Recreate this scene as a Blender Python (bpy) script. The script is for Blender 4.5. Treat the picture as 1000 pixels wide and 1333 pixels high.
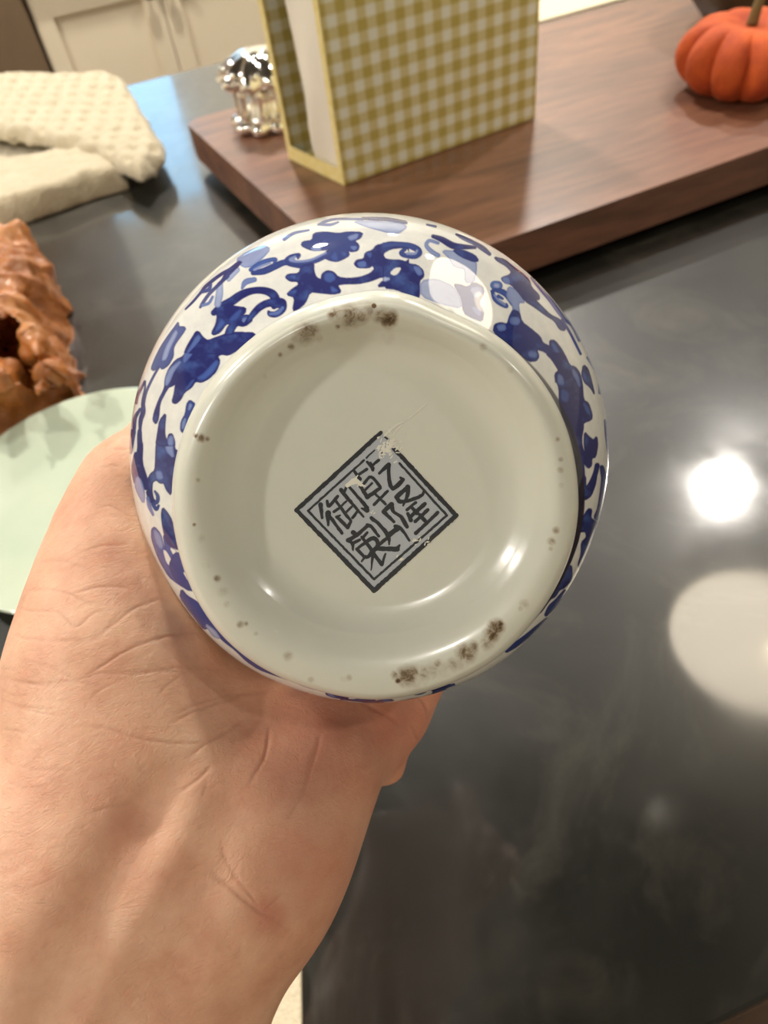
import bpy, bmesh, math, random
import numpy as np
from mathutils import Vector, Matrix

random.seed(7)
RNG = np.random.RandomState(7)
sc = bpy.context.scene
for o in list(bpy.data.objects):
    bpy.data.objects.remove(o)
COL = sc.collection

# ------------------------------------------------------------------ camera
F = 1000.0                      # focal length in pixels of the 1000 x 1333 frame
COUNTER = 0.92
CAMH = 0.40
CAM = np.array([0.0, 0.0, COUNTER + CAMH])


def cam_basis(nx, ny, yaw):
    d = np.array([nx - 500.0, ny - 666.5, F])
    d /= np.linalg.norm(d)
    up = np.array([-d[0], d[1], d[2]])
    fw = np.array([0, 0, -1.0])
    y = fw - fw @ up * up
    y /= np.linalg.norm(y)
    x = np.cross(y, up)
    c, s = math.cos(yaw), math.sin(yaw)
    return np.array([[c, s, 0], [-s, c, 0], [0, 0, 1]]) @ np.array([x, y, up])


R = cam_basis(640.0, 1540.0, math.radians(14.370777737588197))
cam_data = bpy.data.cameras.new('camera')
cam = bpy.data.objects.new('camera', cam_data)
COL.objects.link(cam)
cam_data.sensor_fit = 'AUTO'
cam_data.sensor_width = 36.0
cam_data.lens = 36.0 * F / 1333.0
cam_data.clip_start = 0.01
cam_data.clip_end = 60
mw = Matrix.Identity(4)
for i in range(3):
    for j in range(3):
        mw[i][j] = R[i][j]
    mw[i][3] = CAM[i]
cam.matrix_world = mw
cam_data.dof.use_dof = True
cam_data.dof.focus_distance = 0.175
cam_data.dof.aperture_fstop = 20.0
sc.camera = cam

# ------------------------------------------------------------------ light of the outside, exposure
world = bpy.data.worlds.new('world')
sc.world = world
world.use_nodes = True
bg = world.node_tree.nodes['Background']
bg.inputs['Color'].default_value = (0.42, 0.72, 1.0, 1)
bg.inputs['Strength'].default_value = 0.8
sc.view_settings.view_transform = 'Standard'
sc.view_settings.look = 'None'
sc.view_settings.gamma = 1
sc.view_settings.use_curve_mapping = False
sc.view_settings.exposure = 2.38
DOWNLIGHT_POWER = 150.0
PENDANT_SHADE = 1.9
PENDANT_BULB = 3.0


# ------------------------------------------------------------------ pixel <-> place helpers
def ray(px, py):
    return R @ np.array([(px - 500.0) / F, -(py - 666.5) / F, -1.0])


def at(px, py, depth):
    return CAM + ray(px, py) * depth


def on(px, py, z):
    v = ray(px, py)
    return CAM + v * ((z - CAM[2]) / v[2])


def ony(px, py, y):
    v = ray(px, py)
    return CAM + v * (y / v[1])


def project(P):
    q = (np.asarray(P) - CAM) @ R
    return np.stack([500 + F * q[..., 0] / -q[..., 2], 666.5 - F * q[..., 1] / -q[..., 2]], -1), -q[..., 2]


def srgb(r, g, b):
    f = lambda c: (c / 255.0) / 12.92 if c <= 10.3 else ((c / 255.0 + 0.055) / 1.055) ** 2.4
    return (f(r), f(g), f(b), 1.0)


# ------------------------------------------------------------------ materials
def mat(name, color=(0.8, 0.8, 0.8, 1), rough=0.5, **kw):
    m = bpy.data.materials.new(name)
    m.use_nodes = True
    b = m.node_tree.nodes['Principled BSDF']
    b.inputs['Base Color'].default_value = color
    b.inputs['Roughness'].default_value = rough
    for k, v in kw.items():
        b.inputs[k.replace('_', ' ')].default_value = v
    return m


def N(m, t, **kw):
    n = m.node_tree.nodes.new(t)
    for k, v in kw.items():
        if hasattr(n, k):
            setattr(n, k, v)
        else:
            n.inputs[k].default_value = v
    return n


def L(m, a, b):
    m.node_tree.links.new(a, b)


def bsdf(m):
    return m.node_tree.nodes['Principled BSDF']


def ramp(m, fac, stops):
    r = N(m, 'ShaderNodeValToRGB')
    e = r.color_ramp.elements
    while len(e) < len(stops):
        e.new(0.5)
    for k, (p, c) in enumerate(stops):
        e[k].position = p
        e[k].color = c
    L(m, fac, r.inputs['Fac'])
    return r.outputs['Color']


def noise(m, scale, detail=4, rough=0.55, vec=None, distortion=0.0):
    n = N(m, 'ShaderNodeTexNoise')
    n.inputs['Scale'].default_value = scale
    n.inputs['Detail'].default_value = detail
    n.inputs['Roughness'].default_value = rough
    n.inputs['Distortion'].default_value = distortion
    if vec is None:
        tc = N(m, 'ShaderNodeTexCoord')
        vec = tc.outputs['Object']
    L(m, vec, n.inputs['Vector'])
    return n.outputs['Fac']


def bump(m, height, strength, dist, prev=None):
    b = N(m, 'ShaderNodeBump')
    b.inputs['Strength'].default_value = strength
    b.inputs['Distance'].default_value = dist
    L(m, height, b.inputs['Height'])
    if prev is not None:
        L(m, prev, b.inputs['Normal'])
    return b.outputs['Normal']


def mixc(m, fac, a, b, blend='MIX'):
    n = N(m, 'ShaderNodeMix')
    n.data_type = 'RGBA'
    n.blend_type = blend
    for sock, v in ((n.inputs[0], fac), (n.inputs[6], a), (n.inputs[7], b)):
        if isinstance(v, (int, float, tuple)):
            sock.default_value = v
        else:
            L(m, v, sock)
    return n.outputs[2]


def mathn(m, op, a, b=0.0, clamp=False):
    n = N(m, 'ShaderNodeMath')
    n.operation = op
    n.use_clamp = clamp
    for sock, v in ((n.inputs[0], a), (n.inputs[1], b)):
        if isinstance(v, (int, float)):
            sock.default_value = v
        else:
            L(m, v, sock)
    return n.outputs[0]


def emit(name, color, strength):
    m = bpy.data.materials.new(name)
    m.use_nodes = True
    nt = m.node_tree
    nt.nodes.clear()
    e = nt.nodes.new('ShaderNodeEmission')
    e.inputs['Color'].default_value = color
    e.inputs['Strength'].default_value = strength
    o = nt.nodes.new('ShaderNodeOutputMaterial')
    nt.links.new(e.outputs[0], o.inputs['Surface'])
    return m


# ------------------------------------------------------------------ object helpers
def link(o, parent=None):
    COL.objects.link(o)
    if parent is not None:
        o.parent = parent
        o.matrix_parent_inverse = Matrix.Identity(4)
    return o


def meshobj(name, verts, faces, m, parent=None, smooth=True):
    me = bpy.data.meshes.new(name)
    verts = np.asarray(verts, dtype=np.float32)
    if isinstance(faces, np.ndarray):
        nf, k = faces.shape
        me.vertices.add(len(verts))
        me.vertices.foreach_set('co', verts.ravel())
        me.loops.add(nf * k)
        me.loops.foreach_set('vertex_index', faces.astype(np.int32).ravel())
        me.polygons.add(nf)
        me.polygons.foreach_set('loop_start', np.arange(0, nf * k, k, dtype=np.int32))
        me.polygons.foreach_set('loop_total', np.full(nf, k, dtype=np.int32))
        me.update(calc_edges=True)
        me.validate()
    else:
        me.from_pydata([tuple(map(float, v)) for v in verts], [], faces)
    if m is not None:
        me.materials.append(m)
    if smooth:
        me.shade_smooth()
    return link(bpy.data.objects.new(name, me), parent)


def from_bm(name, bm, m, parent=None, smooth=False, bevel=0.0, seg=2):
    if bevel:
        bmesh.ops.bevel(bm, geom=bm.edges[:], offset=bevel, segments=seg, affect='EDGES', profile=0.6)
    bmesh.ops.recalc_face_normals(bm, faces=bm.faces[:])
    me = bpy.data.meshes.new(name)
    bm.to_mesh(me)
    bm.free()
    if m is not None:
        me.materials.append(m)
    if smooth:
        me.shade_smooth()
    return link(bpy.data.objects.new(name, me), parent)


def box(name, lo, hi, m, parent=None, bevel=0.0):
    bm = bmesh.new()
    bmesh.ops.create_cube(bm, size=1.0)
    lo, hi = Vector(lo), Vector(hi)
    for v in bm.verts:
        v.co = Vector([(lo[i] + hi[i]) / 2 + v.co[i] * (hi[i] - lo[i]) for i in range(3)])
    return from_bm(name, bm, m, parent, bevel=bevel)


def prism(name, base, z0, z1, m, parent=None, bevel=0.0, seg=3):
    """upright prism over a polygon of (x, y)"""
    bm = bmesh.new()
    b = [bm.verts.new((x, y, z0)) for x, y in base]
    t = [bm.verts.new((x, y, z1)) for x, y in base]
    n = len(base)
    bm.faces.new(b[::-1])
    bm.faces.new(t)
    for i in range(n):
        bm.faces.new((b[i], b[(i + 1) % n], t[(i + 1) % n], t[i]))
    return from_bm(name, bm, m, parent, bevel=bevel, seg=seg)


def empty(name, loc, label, cat, group=None):
    o = bpy.data.objects.new(name, None)
    o.empty_display_size = 0.05
    link(o)
    o.location = Vector([float(v) for v in loc])
    return tag(o, label, cat, group)


def tag(o, label=None, cat=None, group=None, kind=None):
    for k, v in (('label', label), ('category', cat), ('group', group), ('kind', kind)):
        if v:
            o[k] = v
    return o


def struct(o):
    o['kind'] = 'structure'
    return o


def revolve(profile, n=64, lobes=None):
    """profile: list of (r, z); lobes(theta, k) -> radius factor. closed poles when r == 0"""
    th = np.linspace(0, 2 * np.pi, n, endpoint=False)
    V = []
    for k, (r, z) in enumerate(profile):
        f = lobes(th, k / (len(profile) - 1)) if lobes else 1.0
        V.append(np.stack([r * f * np.cos(th), r * f * np.sin(th), np.full(n, z)], -1))
    V = np.concatenate(V)
    i = np.arange(n)
    Fs = []
    for k in range(len(profile) - 1):
        a, b = k * n + i, k * n + (i + 1) % n
        Fs.append(np.stack([a, b, b + n, a + n], -1))
    return V, np.concatenate(Fs)


def smoothpath(pts, sub=6):
    """Catmull-Rom through points of any dimension"""
    P = np.asarray(pts, dtype=float)
    if len(P) < 3:
        t = np.linspace(0, 1, sub + 1)[:, None]
        return P[0] * (1 - t) + P[1] * t
    Q = np.vstack([2 * P[0] - P[1], P, 2 * P[-1] - P[-2]])
    out = []
    for i in range(1, len(Q) - 2):
        for t in np.linspace(0, 1, sub, endpoint=False):
            a, b, c, d = Q[i - 1], Q[i], Q[i + 1], Q[i + 2]
            out.append(0.5 * (2 * b + (c - a) * t + (2 * a - 5 * b + 4 * c - d) * t * t + (3 * b - a - 3 * c + d) * t ** 3))
    out.append(P[-1])
    return np.array(out)


def tube(pts, radii, n=10):
    """closed tapered tube through 3D points -> verts, quad faces"""
    P = np.asarray(pts, float)
    r = np.asarray(radii, float) if np.ndim(radii) else np.full(len(P), float(radii))
    T = np.gradient(P, axis=0)
    T /= np.linalg.norm(T, axis=1)[:, None] + 1e-12
    up = np.array([0.13, 0.21, 0.97])
    V = []
    for k in range(len(P)):
        a = np.cross(T[k], up)
        if np.linalg.norm(a) < 1e-3:
            a = np.cross(T[k], [1, 0, 0])
        a /= np.linalg.norm(a)
        b = np.cross(T[k], a)
        th = np.linspace(0, 2 * np.pi, n, endpoint=False)
        V.append(P[k] + r[k] * (np.outer(np.cos(th), a) + np.outer(np.sin(th), b)))
    V = np.concatenate(V)
    i = np.arange(n)
    Fs = [np.stack([k * n + i, k * n + (i + 1) % n, (k + 1) * n + (i + 1) % n, (k + 1) * n + i], -1) for k in range(len(P) - 1)]
    V = np.vstack([V, P[0], P[-1]])
    c0, c1 = len(V) - 2, len(V) - 1
    l = (len(P) - 1) * n
    faces = [tuple(f) for f in np.concatenate(Fs).tolist()]
    faces += [(int((k + 1) % n), int(k), c0) for k in range(n)] + [(l + int(k), l + int((k + 1) % n), c1) for k in range(n)]
    return V, faces


def hash3(i, seed):
    h = (i[..., 0] * 374761393 + i[..., 1] * 668265263 + i[..., 2] * 2147483647 + seed * 144665) & 0xffffffff
    h = ((h ^ (h >> 13)) * 1274126177) & 0xffffffff
    h = h ^ (h >> 16)
    return (h & 0xffff) / 65535.0


def vnoise(P, scale, seed=0, octaves=1):
    """value noise, 0..1, on points (..., 3)"""
    out, amp, tot = 0.0, 1.0, 0.0
    for o in range(octaves):
        Q = np.asarray(P, float) * scale * 2 ** o + 100.0
        i = np.floor(Q).astype(np.int64)
        f = Q - i
        f = f * f * (3 - 2 * f)
        v = 0.0
        for dx in (0, 1):
            for dy in (0, 1):
                for dz in (0, 1):
                    w = (f[..., 0] if dx else 1 - f[..., 0]) * (f[..., 1] if dy else 1 - f[..., 1]) * (f[..., 2] if dz else 1 - f[..., 2])
                    v = v + w * hash3(i + np.array([dx, dy, dz]), seed + 17 * o)
        out = out + amp * v
        tot += amp
        amp *= 0.5
    return out / tot


def surface_nets(fn, lo, hi, h):
    """mesh of the zero level of fn(P) (negative inside) on a regular grid"""
    lo, hi = np.asarray(lo, float), np.asarray(hi, float)
    n = np.ceil((hi - lo) / h).astype(int) + 1
    ax = [lo[k] + h * np.arange(n[k]) for k in range(3)]
    D = np.empty(n, np.float32)
    for i in range(0, n[0], 24):
        X, Y, Z = np.meshgrid(ax[0][i:i + 24], ax[1], ax[2], indexing='ij')
        D[i:i + 24] = fn(np.stack([X, Y, Z], -1))
    S = D < 0
    m = n - 1
    cnt = np.zeros(m, np.int8)
    for dx in (0, 1):
        for dy in (0, 1):
            for dz in (0, 1):
                cnt += S[dx:dx + m[0], dy:dy + m[1], dz:dz + m[2]]
    act = (cnt > 0) & (cnt < 8)
    idx = -np.ones(m, np.int64)
    cells = np.argwhere(act)
    idx[act] = np.arange(len(cells))
    acc = np.zeros((len(cells), 3))
    num = np.zeros(len(cells))
    corners = [(a, b, c) for a in (0, 1) for b in (0, 1) for c in (0, 1)]
    for a in corners:
        for k in range(3):
            if a[k] == 0:
                b = list(a)
                b[k] = 1
                da = D[cells[:, 0] + a[0], cells[:, 1] + a[1], cells[:, 2] + a[2]]
                db = D[cells[:, 0] + b[0], cells[:, 1] + b[1], cells[:, 2] + b[2]]
                cr = (da < 0) != (db < 0)
                t = np.where(cr, da / np.where(cr, da - db, 1), 0)
                p = np.array(a, float)[None] + t[:, None] * (np.array(b) - np.array(a))[None]
                acc += np.where(cr[:, None], p, 0)
                num += cr
    V = lo + h * (cells + acc / num[:, None])
    quads = []
    for k in range(3):
        u, v = (k + 1) % 3, (k + 2) % 3
        sl0 = [slice(None)] * 3
        sl1 = [slice(None)] * 3
        sl0[k] = slice(0, n[k] - 1)
        sl1[k] = slice(1, n[k])
        A, B = S[tuple(sl0)], S[tuple(sl1)]
        e = np.argwhere(A != B)
        ok = (e[:, u] > 0) & (e[:, v] > 0) & (e[:, u] < m[u]) & (e[:, v] < m[v])
        e = e[ok]
        ins = A[e[:, 0], e[:, 1], e[:, 2]]

        def g(du, dv):
            q = e.copy()
            q[:, u] -= du
            q[:, v] -= dv
            return idx[q[:, 0], q[:, 1], q[:, 2]]
        q = np.stack([g(1, 1), g(0, 1), g(0, 0), g(1, 0)], -1)
        q[~ins] = q[~ins][:, ::-1]
        quads.append(q)
    return V, np.concatenate(quads)


def smin(a, b, k):
    h = np.clip(0.5 + 0.5 * (b - a) / k, 0, 1)
    return b * (1 - h) + a * h - k * h * (1 - h)


def cone_sdf(P, a, b, ra, rb):
    """tapered capsule"""
    a, b = np.asarray(a, float), np.asarray(b, float)
    ab = b - a
    t = np.clip(((P - a) @ ab) / (ab @ ab), 0, 1)
    return np.linalg.norm(P - a - t[..., None] * ab, axis=-1) - (ra + (rb - ra) * t)


def poly_sdf2(Q, poly):
    """signed distance (negative inside) of 2D points to a polygon"""
    poly = np.asarray(poly, float)
    d = np.full(Q.shape[:-1], 1e9)
    ins = np.zeros(Q.shape[:-1], bool)
    for i in range(len(poly)):
        a, b = poly[i - 1], poly[i]
        ab = b - a
        w = Q - a
        t = np.clip((w @ ab) / (ab @ ab + 1e-12), 0, 1)
        d = np.minimum(d, np.sum((w - t[..., None] * ab) ** 2, -1))
        c = (a[1] > Q[..., 1]) != (b[1] > Q[..., 1])
        with np.errstate(divide='ignore', invalid='ignore'):
            x = (b[0] - a[0]) * (Q[..., 1] - a[1]) / (b[1] - a[1] + 1e-15) + a[0]
        ins ^= c & (Q[..., 0] < x)
    d = np.sqrt(d)
    return np.where(ins, -d, d)


def subdivided(o, levels):
    md = o.modifiers.new('s', 'SUBSURF')
    md.levels = levels
    md.render_levels = levels
    dg = bpy.context.evaluated_depsgraph_get()
    dg.update()
    me = bpy.data.meshes.new_from_object(o.evaluated_get(dg))
    old = o.data
    o.modifiers.clear()
    o.data = me
    bpy.data.meshes.remove(old)
    me.name = o.name
    me.shade_smooth()
    return o


def coords(me):
    a = np.empty(len(me.vertices) * 3, np.float32)
    me.vertices.foreach_get('co', a)
    return a.reshape(-1, 3).astype(float)


def normals(me):
    a = np.empty(len(me.vertices) * 3, np.float32)
    me.vertices.foreach_get('normal', a)
    return a.reshape(-1, 3).astype(float)


def setattrf(me, name, vals):
    a = me.attributes.new(name, 'FLOAT', 'POINT')
    a.data.foreach_set('value', np.asarray(vals, np.float32))


def setattrc(me, name, cols):
    a = me.attributes.new(name, 'FLOAT_COLOR', 'POINT')
    c = np.ones((len(cols), 4), np.float32)
    c[:, :3] = cols
    a.data.foreach_set('color', c.ravel())


# ================================================================== THE ROOM
def wall_mat(name, c, sc_=14):
    m = mat(name, c, 0.75)
    n = noise(m, sc_, 5)
    col = mixc(m, n, tuple(v * 0.93 for v in c[:3]) + (1,), tuple(min(1, v * 1.05) for v in c[:3]) + (1,))
    L(m, col, bsdf(m).inputs['Base Color'])
    L(m, bump(m, noise(m, 180, 3), 0.15, 0.002), bsdf(m).inputs['Normal'])
    return m


M_WALL = wall_mat('painted_wall', srgb(232, 226, 208))
M_CEIL = wall_mat('painted_ceiling', srgb(88, 86, 82))
M_FLOOR = mat('oak_floor', srgb(150, 110, 75), 0.4)
_n = noise(M_FLOOR, 3, 6, 0.6)
L(M_FLOOR, ramp(M_FLOOR, _n, [(0.3, srgb(82, 58, 40)), (0.7, srgb(122, 90, 64))]), bsdf(M_FLOOR).inputs['Base Color'])

X0, X1, Y0, Y1, ZC = -3.0, 3.4, -2.2, 2.97, 2.60
struct(box('floor', (X0 - .1, Y0 - .1, -0.06), (X1 + .1, Y1 + .1, 0), M_FLOOR))
struct(box('ceiling', (X0 - .1, Y0 - .1, ZC), (X1 + .1, Y1 + .1, ZC + 0.08), M_CEIL))
struct(box('wall_left', (X0 - .1, Y0, 0), (X0, Y1, ZC), M_WALL))
struct(box('wall_right', (X1, Y0, 0), (X1 + .1, Y1, ZC), M_WALL))
struct(box('wall_near', (X0 - .1, Y0 - .1, 0), (X1 + .1, Y0, ZC), M_WALL))
# far wall with the window hole that shows blue in the worktop
WX0, WX1, WZ0, WZ1 = -0.75, 0.29, 1.13, 1.90
bm = bmesh.new()
for lo, hi in (((X0 - .1, Y1, 0), (WX0, Y1 + .1, ZC)), ((WX1, Y1, 0), (X1 + .1, Y1 + .1, ZC)),
               ((WX0, Y1, 0), (WX1, Y1 + .1, WZ0)), ((WX0, Y1, WZ1), (WX1, Y1 + .1, ZC))):
    g = bmesh.ops.create_cube(bm, size=1.0)['verts']
    for v in g:
        v.co = Vector([(lo[i] + hi[i]) / 2 + v.co[i] * (hi[i] - lo[i]) for i in range(3)])
struct(from_bm('wall_far', bm, M_WALL))
M_TRIM = mat('white_trim', srgb(238, 234, 224), 0.35)
bm = bmesh.new()
for lo, hi in (((WX0, Y1, WZ0), (WX0 + .03, Y1 + .06, WZ1)), ((WX1 - .03, Y1, WZ0), (WX1, Y1 + .06, WZ1)),
               ((WX0, Y1, WZ1 - .03), (WX1, Y1 + .06, WZ1)), ((WX0, Y1, WZ0), (WX1, Y1 + .06, WZ0 + .03)),
               ((-.245, Y1, WZ0), (-.215, Y1 + .06, WZ1))):
    g = bmesh.ops.create_cube(bm, size=1.0)['verts']
    for v in g:
        v.co = Vector([(lo[i] + hi[i]) / 2 + v.co[i] * (hi[i] - lo[i]) for i in range(3)])
win = struct(from_bm('window_1', bm, M_TRIM))
M_GLASS = mat('window_glass', (1, 1, 1, 1), 0.0, Transmission_Weight=1.0, IOR=1.0)
for a, b in ((WX0 + .03, -.245), (-.215, WX1 - .03)):
    box('pane', (a, Y1 + .03, WZ0 + .03), (b, Y1 + .034, WZ1 - .03), M_GLASS, win)
struct(box('baseboard_right', (X1 - .015, Y0, 0), (X1, Y1, 0.1), M_TRIM))
struct(box('baseboard_left', (X0, Y0, 0), (X0 + .015, Y1, 0.1), M_TRIM))

# ---- ceiling lamps; aisle, near-side and far-wall ones added to brighten the scene
M_LTRIM = mat('white_lamp_trim', srgb(240, 238, 232), 0.4)
DOWN = [(1.577, 1.362, .95), (-1.3, 1.45, 1.1), (0.28, 1.85, 1.35), (-1.9, 0.3, 1.7), (1.9, -0.6, .45), (-0.5, -1.0, .42), (1.35, 2.3, .9)]
DL = ['right of the pendant lamp', 'towards the left wall over the far side', 'added over the aisle in front of the window',
      'beside the left wall', 'added over the near right corner', 'added near the wall behind the photographer', 'added to wash the far wall right of the window']
for k, (x, y, pw) in enumerate(DOWN):
    t = empty('downlight', (x, y, ZC), 'recessed round ceiling downlight ' + DL[k], 'ceiling light', 'recessed ceiling downlights')
    V, Fq = revolve([(0.051 if y < 1.4 else 0.062, 0.0), (0.051 if y < 1.4 else 0.062, -0.006), (0.082, -0.008), (0.088, -0.004), (0.088, 0.0)], 40)
    meshobj('lamp_trim', V, Fq, M_LTRIM, t)
    V, Fq = revolve([(0.0005, -0.034), (0.02, -0.032), (0.04, -0.025), (0.055, -0.013), (0.061, -0.0035)] if y > 1.4 else [(0.0005, -0.005), (0.03, -0.0052), (0.051, -0.0045)], 40)
    meshobj('lens', V, Fq[:, ::-1], emit('downlight_lens', (1.0, 0.94, 0.86, 1), DOWNLIGHT_POWER * pw), t)

# ---- the pendant whose lit bowl mirrors in the worktop on the right
PX, PY, PZ = 0.742, 0.47, COUNTER + 0.80
t = empty('pendant_lamp', (PX, PY, ZC), 'wide pendant lamp with lit milky bowl over the right of the island', 'pendant lamp')
M_SHADE = mat('milky_shade', srgb(245, 238, 220), 0.4)
M_BOWL = emit('lit_milk_glass', (1.0, 0.86, 0.66, 1), PENDANT_SHADE)
M_METAL = mat('brushed_metal', (0.55, 0.53, 0.5, 1), 0.3, Metallic=1.0)
zz = PZ - ZC
V, Fq = revolve([(0.145, zz), (0.146, zz + .02), (0.12, zz + .07), (0.07, zz + .11), (0.02, zz + .13), (0.02, zz + .16), (0.0005, zz + .16)], 56)
meshobj('lamp_shade', V, Fq, M_SHADE, t)
V, Fq = revolve([(0.0005, zz + .004), (0.07, zz + .002), (0.143, zz + .006)], 56)
meshobj('diffuser', V, Fq[:, ::-1], M_BOWL, t)
V, Fq = revolve([(0.0005, -.028), (.018, -.022), (.026, 0), (.018, .018), (.012, .03)], 24)
o = meshobj('bulb', V + np.array([0.0, -0.045, zz - .02]), Fq[:, ::-1], emit('hot_bulb', (1.0, 0.86, 0.6, 1), PENDANT_BULB), t)
V, Fq = revolve([(0.004, zz + .16), (0.004, -.02), (0.05, -.018), (0.05, 0)], 20)
meshobj('rod', V, Fq, M_METAL, t)

# ---- cabinets of the back run, seen over the island's far edge
M_CAB = mat('cream_cabinet_paint', srgb(222, 206, 176), 0.4)
_n = noise(M_CAB, 6, 3)
L(M_CAB, mixc(M_CAB, _n, srgb(226, 213, 184), srgb(236, 224, 198)), bsdf(M_CAB).inputs['Base Color'])
M_HANDLE = mat('dark_bronze', srgb(70, 52, 40), 0.35, Metallic=0.8)
M_TOE = mat('toe_kick', srgb(60, 50, 42), 0.7)
M_COUNTER2 = mat('back_counter_stone', srgb(70, 70, 66), 0.3)


def shaker_door(x0, x1, z0, z1, y, knob_x, parent):
    bm = bmesh.new()
    s, d = 0.045 if x1 - x0 > .2 else .03, 0.02
    for lo, hi in (((x0, y, z0), (x0 + s, y + d, z1)), ((x1 - s, y, z0), (x1, y + d, z1)),
                   ((x0 + s, y, z0), (x1 - s, y + d, z0 + s)), ((x0 + s, y, z1 - s * 1.2), (x1 - s, y + d, z1)),
                   ((x0 + s, y + .009, z0 + s), (x1 - s, y + d, z1 - s * 1.2))):
        g = bmesh.ops.create_cube(bm, size=1.0)['verts']
        for v in g:
            v.co = Vector([(lo[i] + hi[i]) / 2 + v.co[i] * (hi[i] - lo[i]) for i in range(3)])
    dr = from_bm('door', bm, M_CAB, parent)
    V, Fq = revolve([(0.0005, -.028), (.012, -.026), (.015, -.018), (.006, -.012), (.005, 0)], 16)
    V = V[:, [0, 2, 1]] + np.array([knob_x, y, z1 - .045])
    meshobj('knob', V, Fq, M_HANDLE, dr)
    return dr


YC = 2.35
cabs = [(-0.082, 0.552, 'cream shaker base cabinet behind the towel, next to the dark brown cupboard'),
        (0.556, 1.19, 'cream shaker base cabinet second from the dark brown cupboard'),
        (1.194, 1.83, 'cream shaker base cabinet third from the dark brown cupboard'),
        (1.834, 2.47, 'cream shaker base cabinet fourth from the dark brown cupboard')]
for x0, x1, lab in cabs:
    t = empty('base_cabinet', (x0, YC, 0), lab, 'cabinet', 'cream base cabinets of the back run')
    off = Vector(t.location)
    mk = []
    mk.append(box('cabinet_body', (x0, YC + .021, .10), (x1, Y1 - .002, .878), M_CAB))
    mk.append(box('toe_kick', (x0, YC + .07, 0), (x1, Y1 - .002, .10), M_TOE))
    xm = (x0 + x1) / 2
    mk.append(shaker_door(x0 + .002, xm - .0015, .11, .835, YC, xm - .028, None))
    mk.append(shaker_door(xm + .0015, x1 - .002, .11, .835, YC, xm + .028, None))
    for o in mk:
        o.parent = t
        o.location = -off
tag(box('back_counter', (-0.083, YC - .03, .88), (2.47, Y1 - .001, .92), M_COUNTER2, None, 0.003),
    'grey stone worktop lying on the cream cabinets against the far wall', 'worktop')
M_BROWN = mat('dark_brown_wood', srgb(112, 88, 66), 0.45)
_n = noise(M_BROWN, 9, 5)
L(M_BROWN, mixc(M_BROWN, _n, srgb(104, 86, 66), srgb(126, 106, 82)), bsdf(M_BROWN).inputs['Base Color'])
t = empty('cupboard', (-0.9, YC, 0), 'tall dark brown cupboard at the top left beside the cream cabinets', 'cupboard')
for nm, lo, hi in (('cupboard_body', (-0.80, YC + .01, 0), (-0.086, Y1 - .002, 2.1)),
                   ('door', (-0.795, YC - .012, .06), (-0.090, YC + .009, 2.05))):
    o = box(nm, lo, hi, M_BROWN, t, 0.002)
    o.location = -Vector(t.location)

# ================================================================== THE ISLAND
M_STONE = mat('dark_honed_stone', srgb(52, 51, 47), 0.38, Coat_Weight=1.0, Coat_Roughness=0.07, Coat_IOR=1.6)
tc = N(M_STONE, 'ShaderNodeTexCoord').outputs['Object']
n1 = noise(M_STONE, 5.0, 6, 0.62, tc, 0.6)
n2 = noise(M_STONE, 14.0, 5, 0.55, tc, 0.3)
c1 = ramp(M_STONE, n1, [(0.35, srgb(17, 17, 13)), (0.55, srgb(25, 25, 20)), (0.72, srgb(42, 40, 33))])
c2 = ramp(M_STONE, n2, [(0.4, srgb(19, 19, 15)), (0.7, srgb(36, 35, 29))])
n3 = noise(M_STONE, 9.0, 9, 0.68, tc, 1.2)
film = N(M_STONE, 'ShaderNodeMapRange')
L(M_STONE, n3, film.inputs['Value'])
film.inputs['From Min'].default_value = 0.50
film.inputs['From Max'].default_value = 0.74
film.inputs['To Max'].default_value = 0.38
L(M_STONE, mixc(M_STONE, film.outputs[0], mixc(M_STONE, 0.45, c1, c2), srgb(92, 88, 76)), bsdf(M_STONE).inputs['Base Color'])
rr = N(M_STONE, 'ShaderNodeMapRange')
L(M_STONE, n1, rr.inputs['Value'])
rr.inputs['From Min'].default_value = 0.35
rr.inputs['From Max'].default_value = 0.7
rr.inputs['To Min'].default_value = 0.30
rr.inputs['To Max'].default_value = 0.46
L(M_STONE, rr.outputs[0], bsdf(M_STONE).inputs['Roughness'])
rr = N(M_STONE, 'ShaderNodeMapRange')
L(M_STONE, n2, rr.inputs['Value'])
rr.inputs['From Min'].default_value = 0.35
rr.inputs['From Max'].default_value = 0.7
rr.inputs['To Min'].default_value = 0.05
rr.inputs['To Max'].default_value = 0.13
L(M_STONE, rr.outputs[0], bsdf(M_STONE).inputs['Coat Roughness'])
YN = 0.0105
isl = empty('kitchen_island', (0.4, 0.6, 0), 'kitchen island with dark grey polished stone top under everything', 'kitchen island')


def isl_box(nm, lo, hi, m, b=0.0):
    o = box(nm, lo, hi, m, isl, b)
    o.location = -Vector(isl.location)
    return o


isl_box('worktop', (-0.95, YN, COUNTER - .03), (1.75, 1.299, COUNTER), M_STONE, 0.0025)
M_ISL = mat('island_base_wood', srgb(66, 42, 28), 0.5)
isl_box('island_body', (-0.90, YN + .02, 0.10), (1.70, 1.27, COUNTER - .0305), M_ISL)
isl_box('toe_kick', (-0.88, YN + .06, 0.0), (1.68, 1.22, 0.10), M_TOE)

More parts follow.
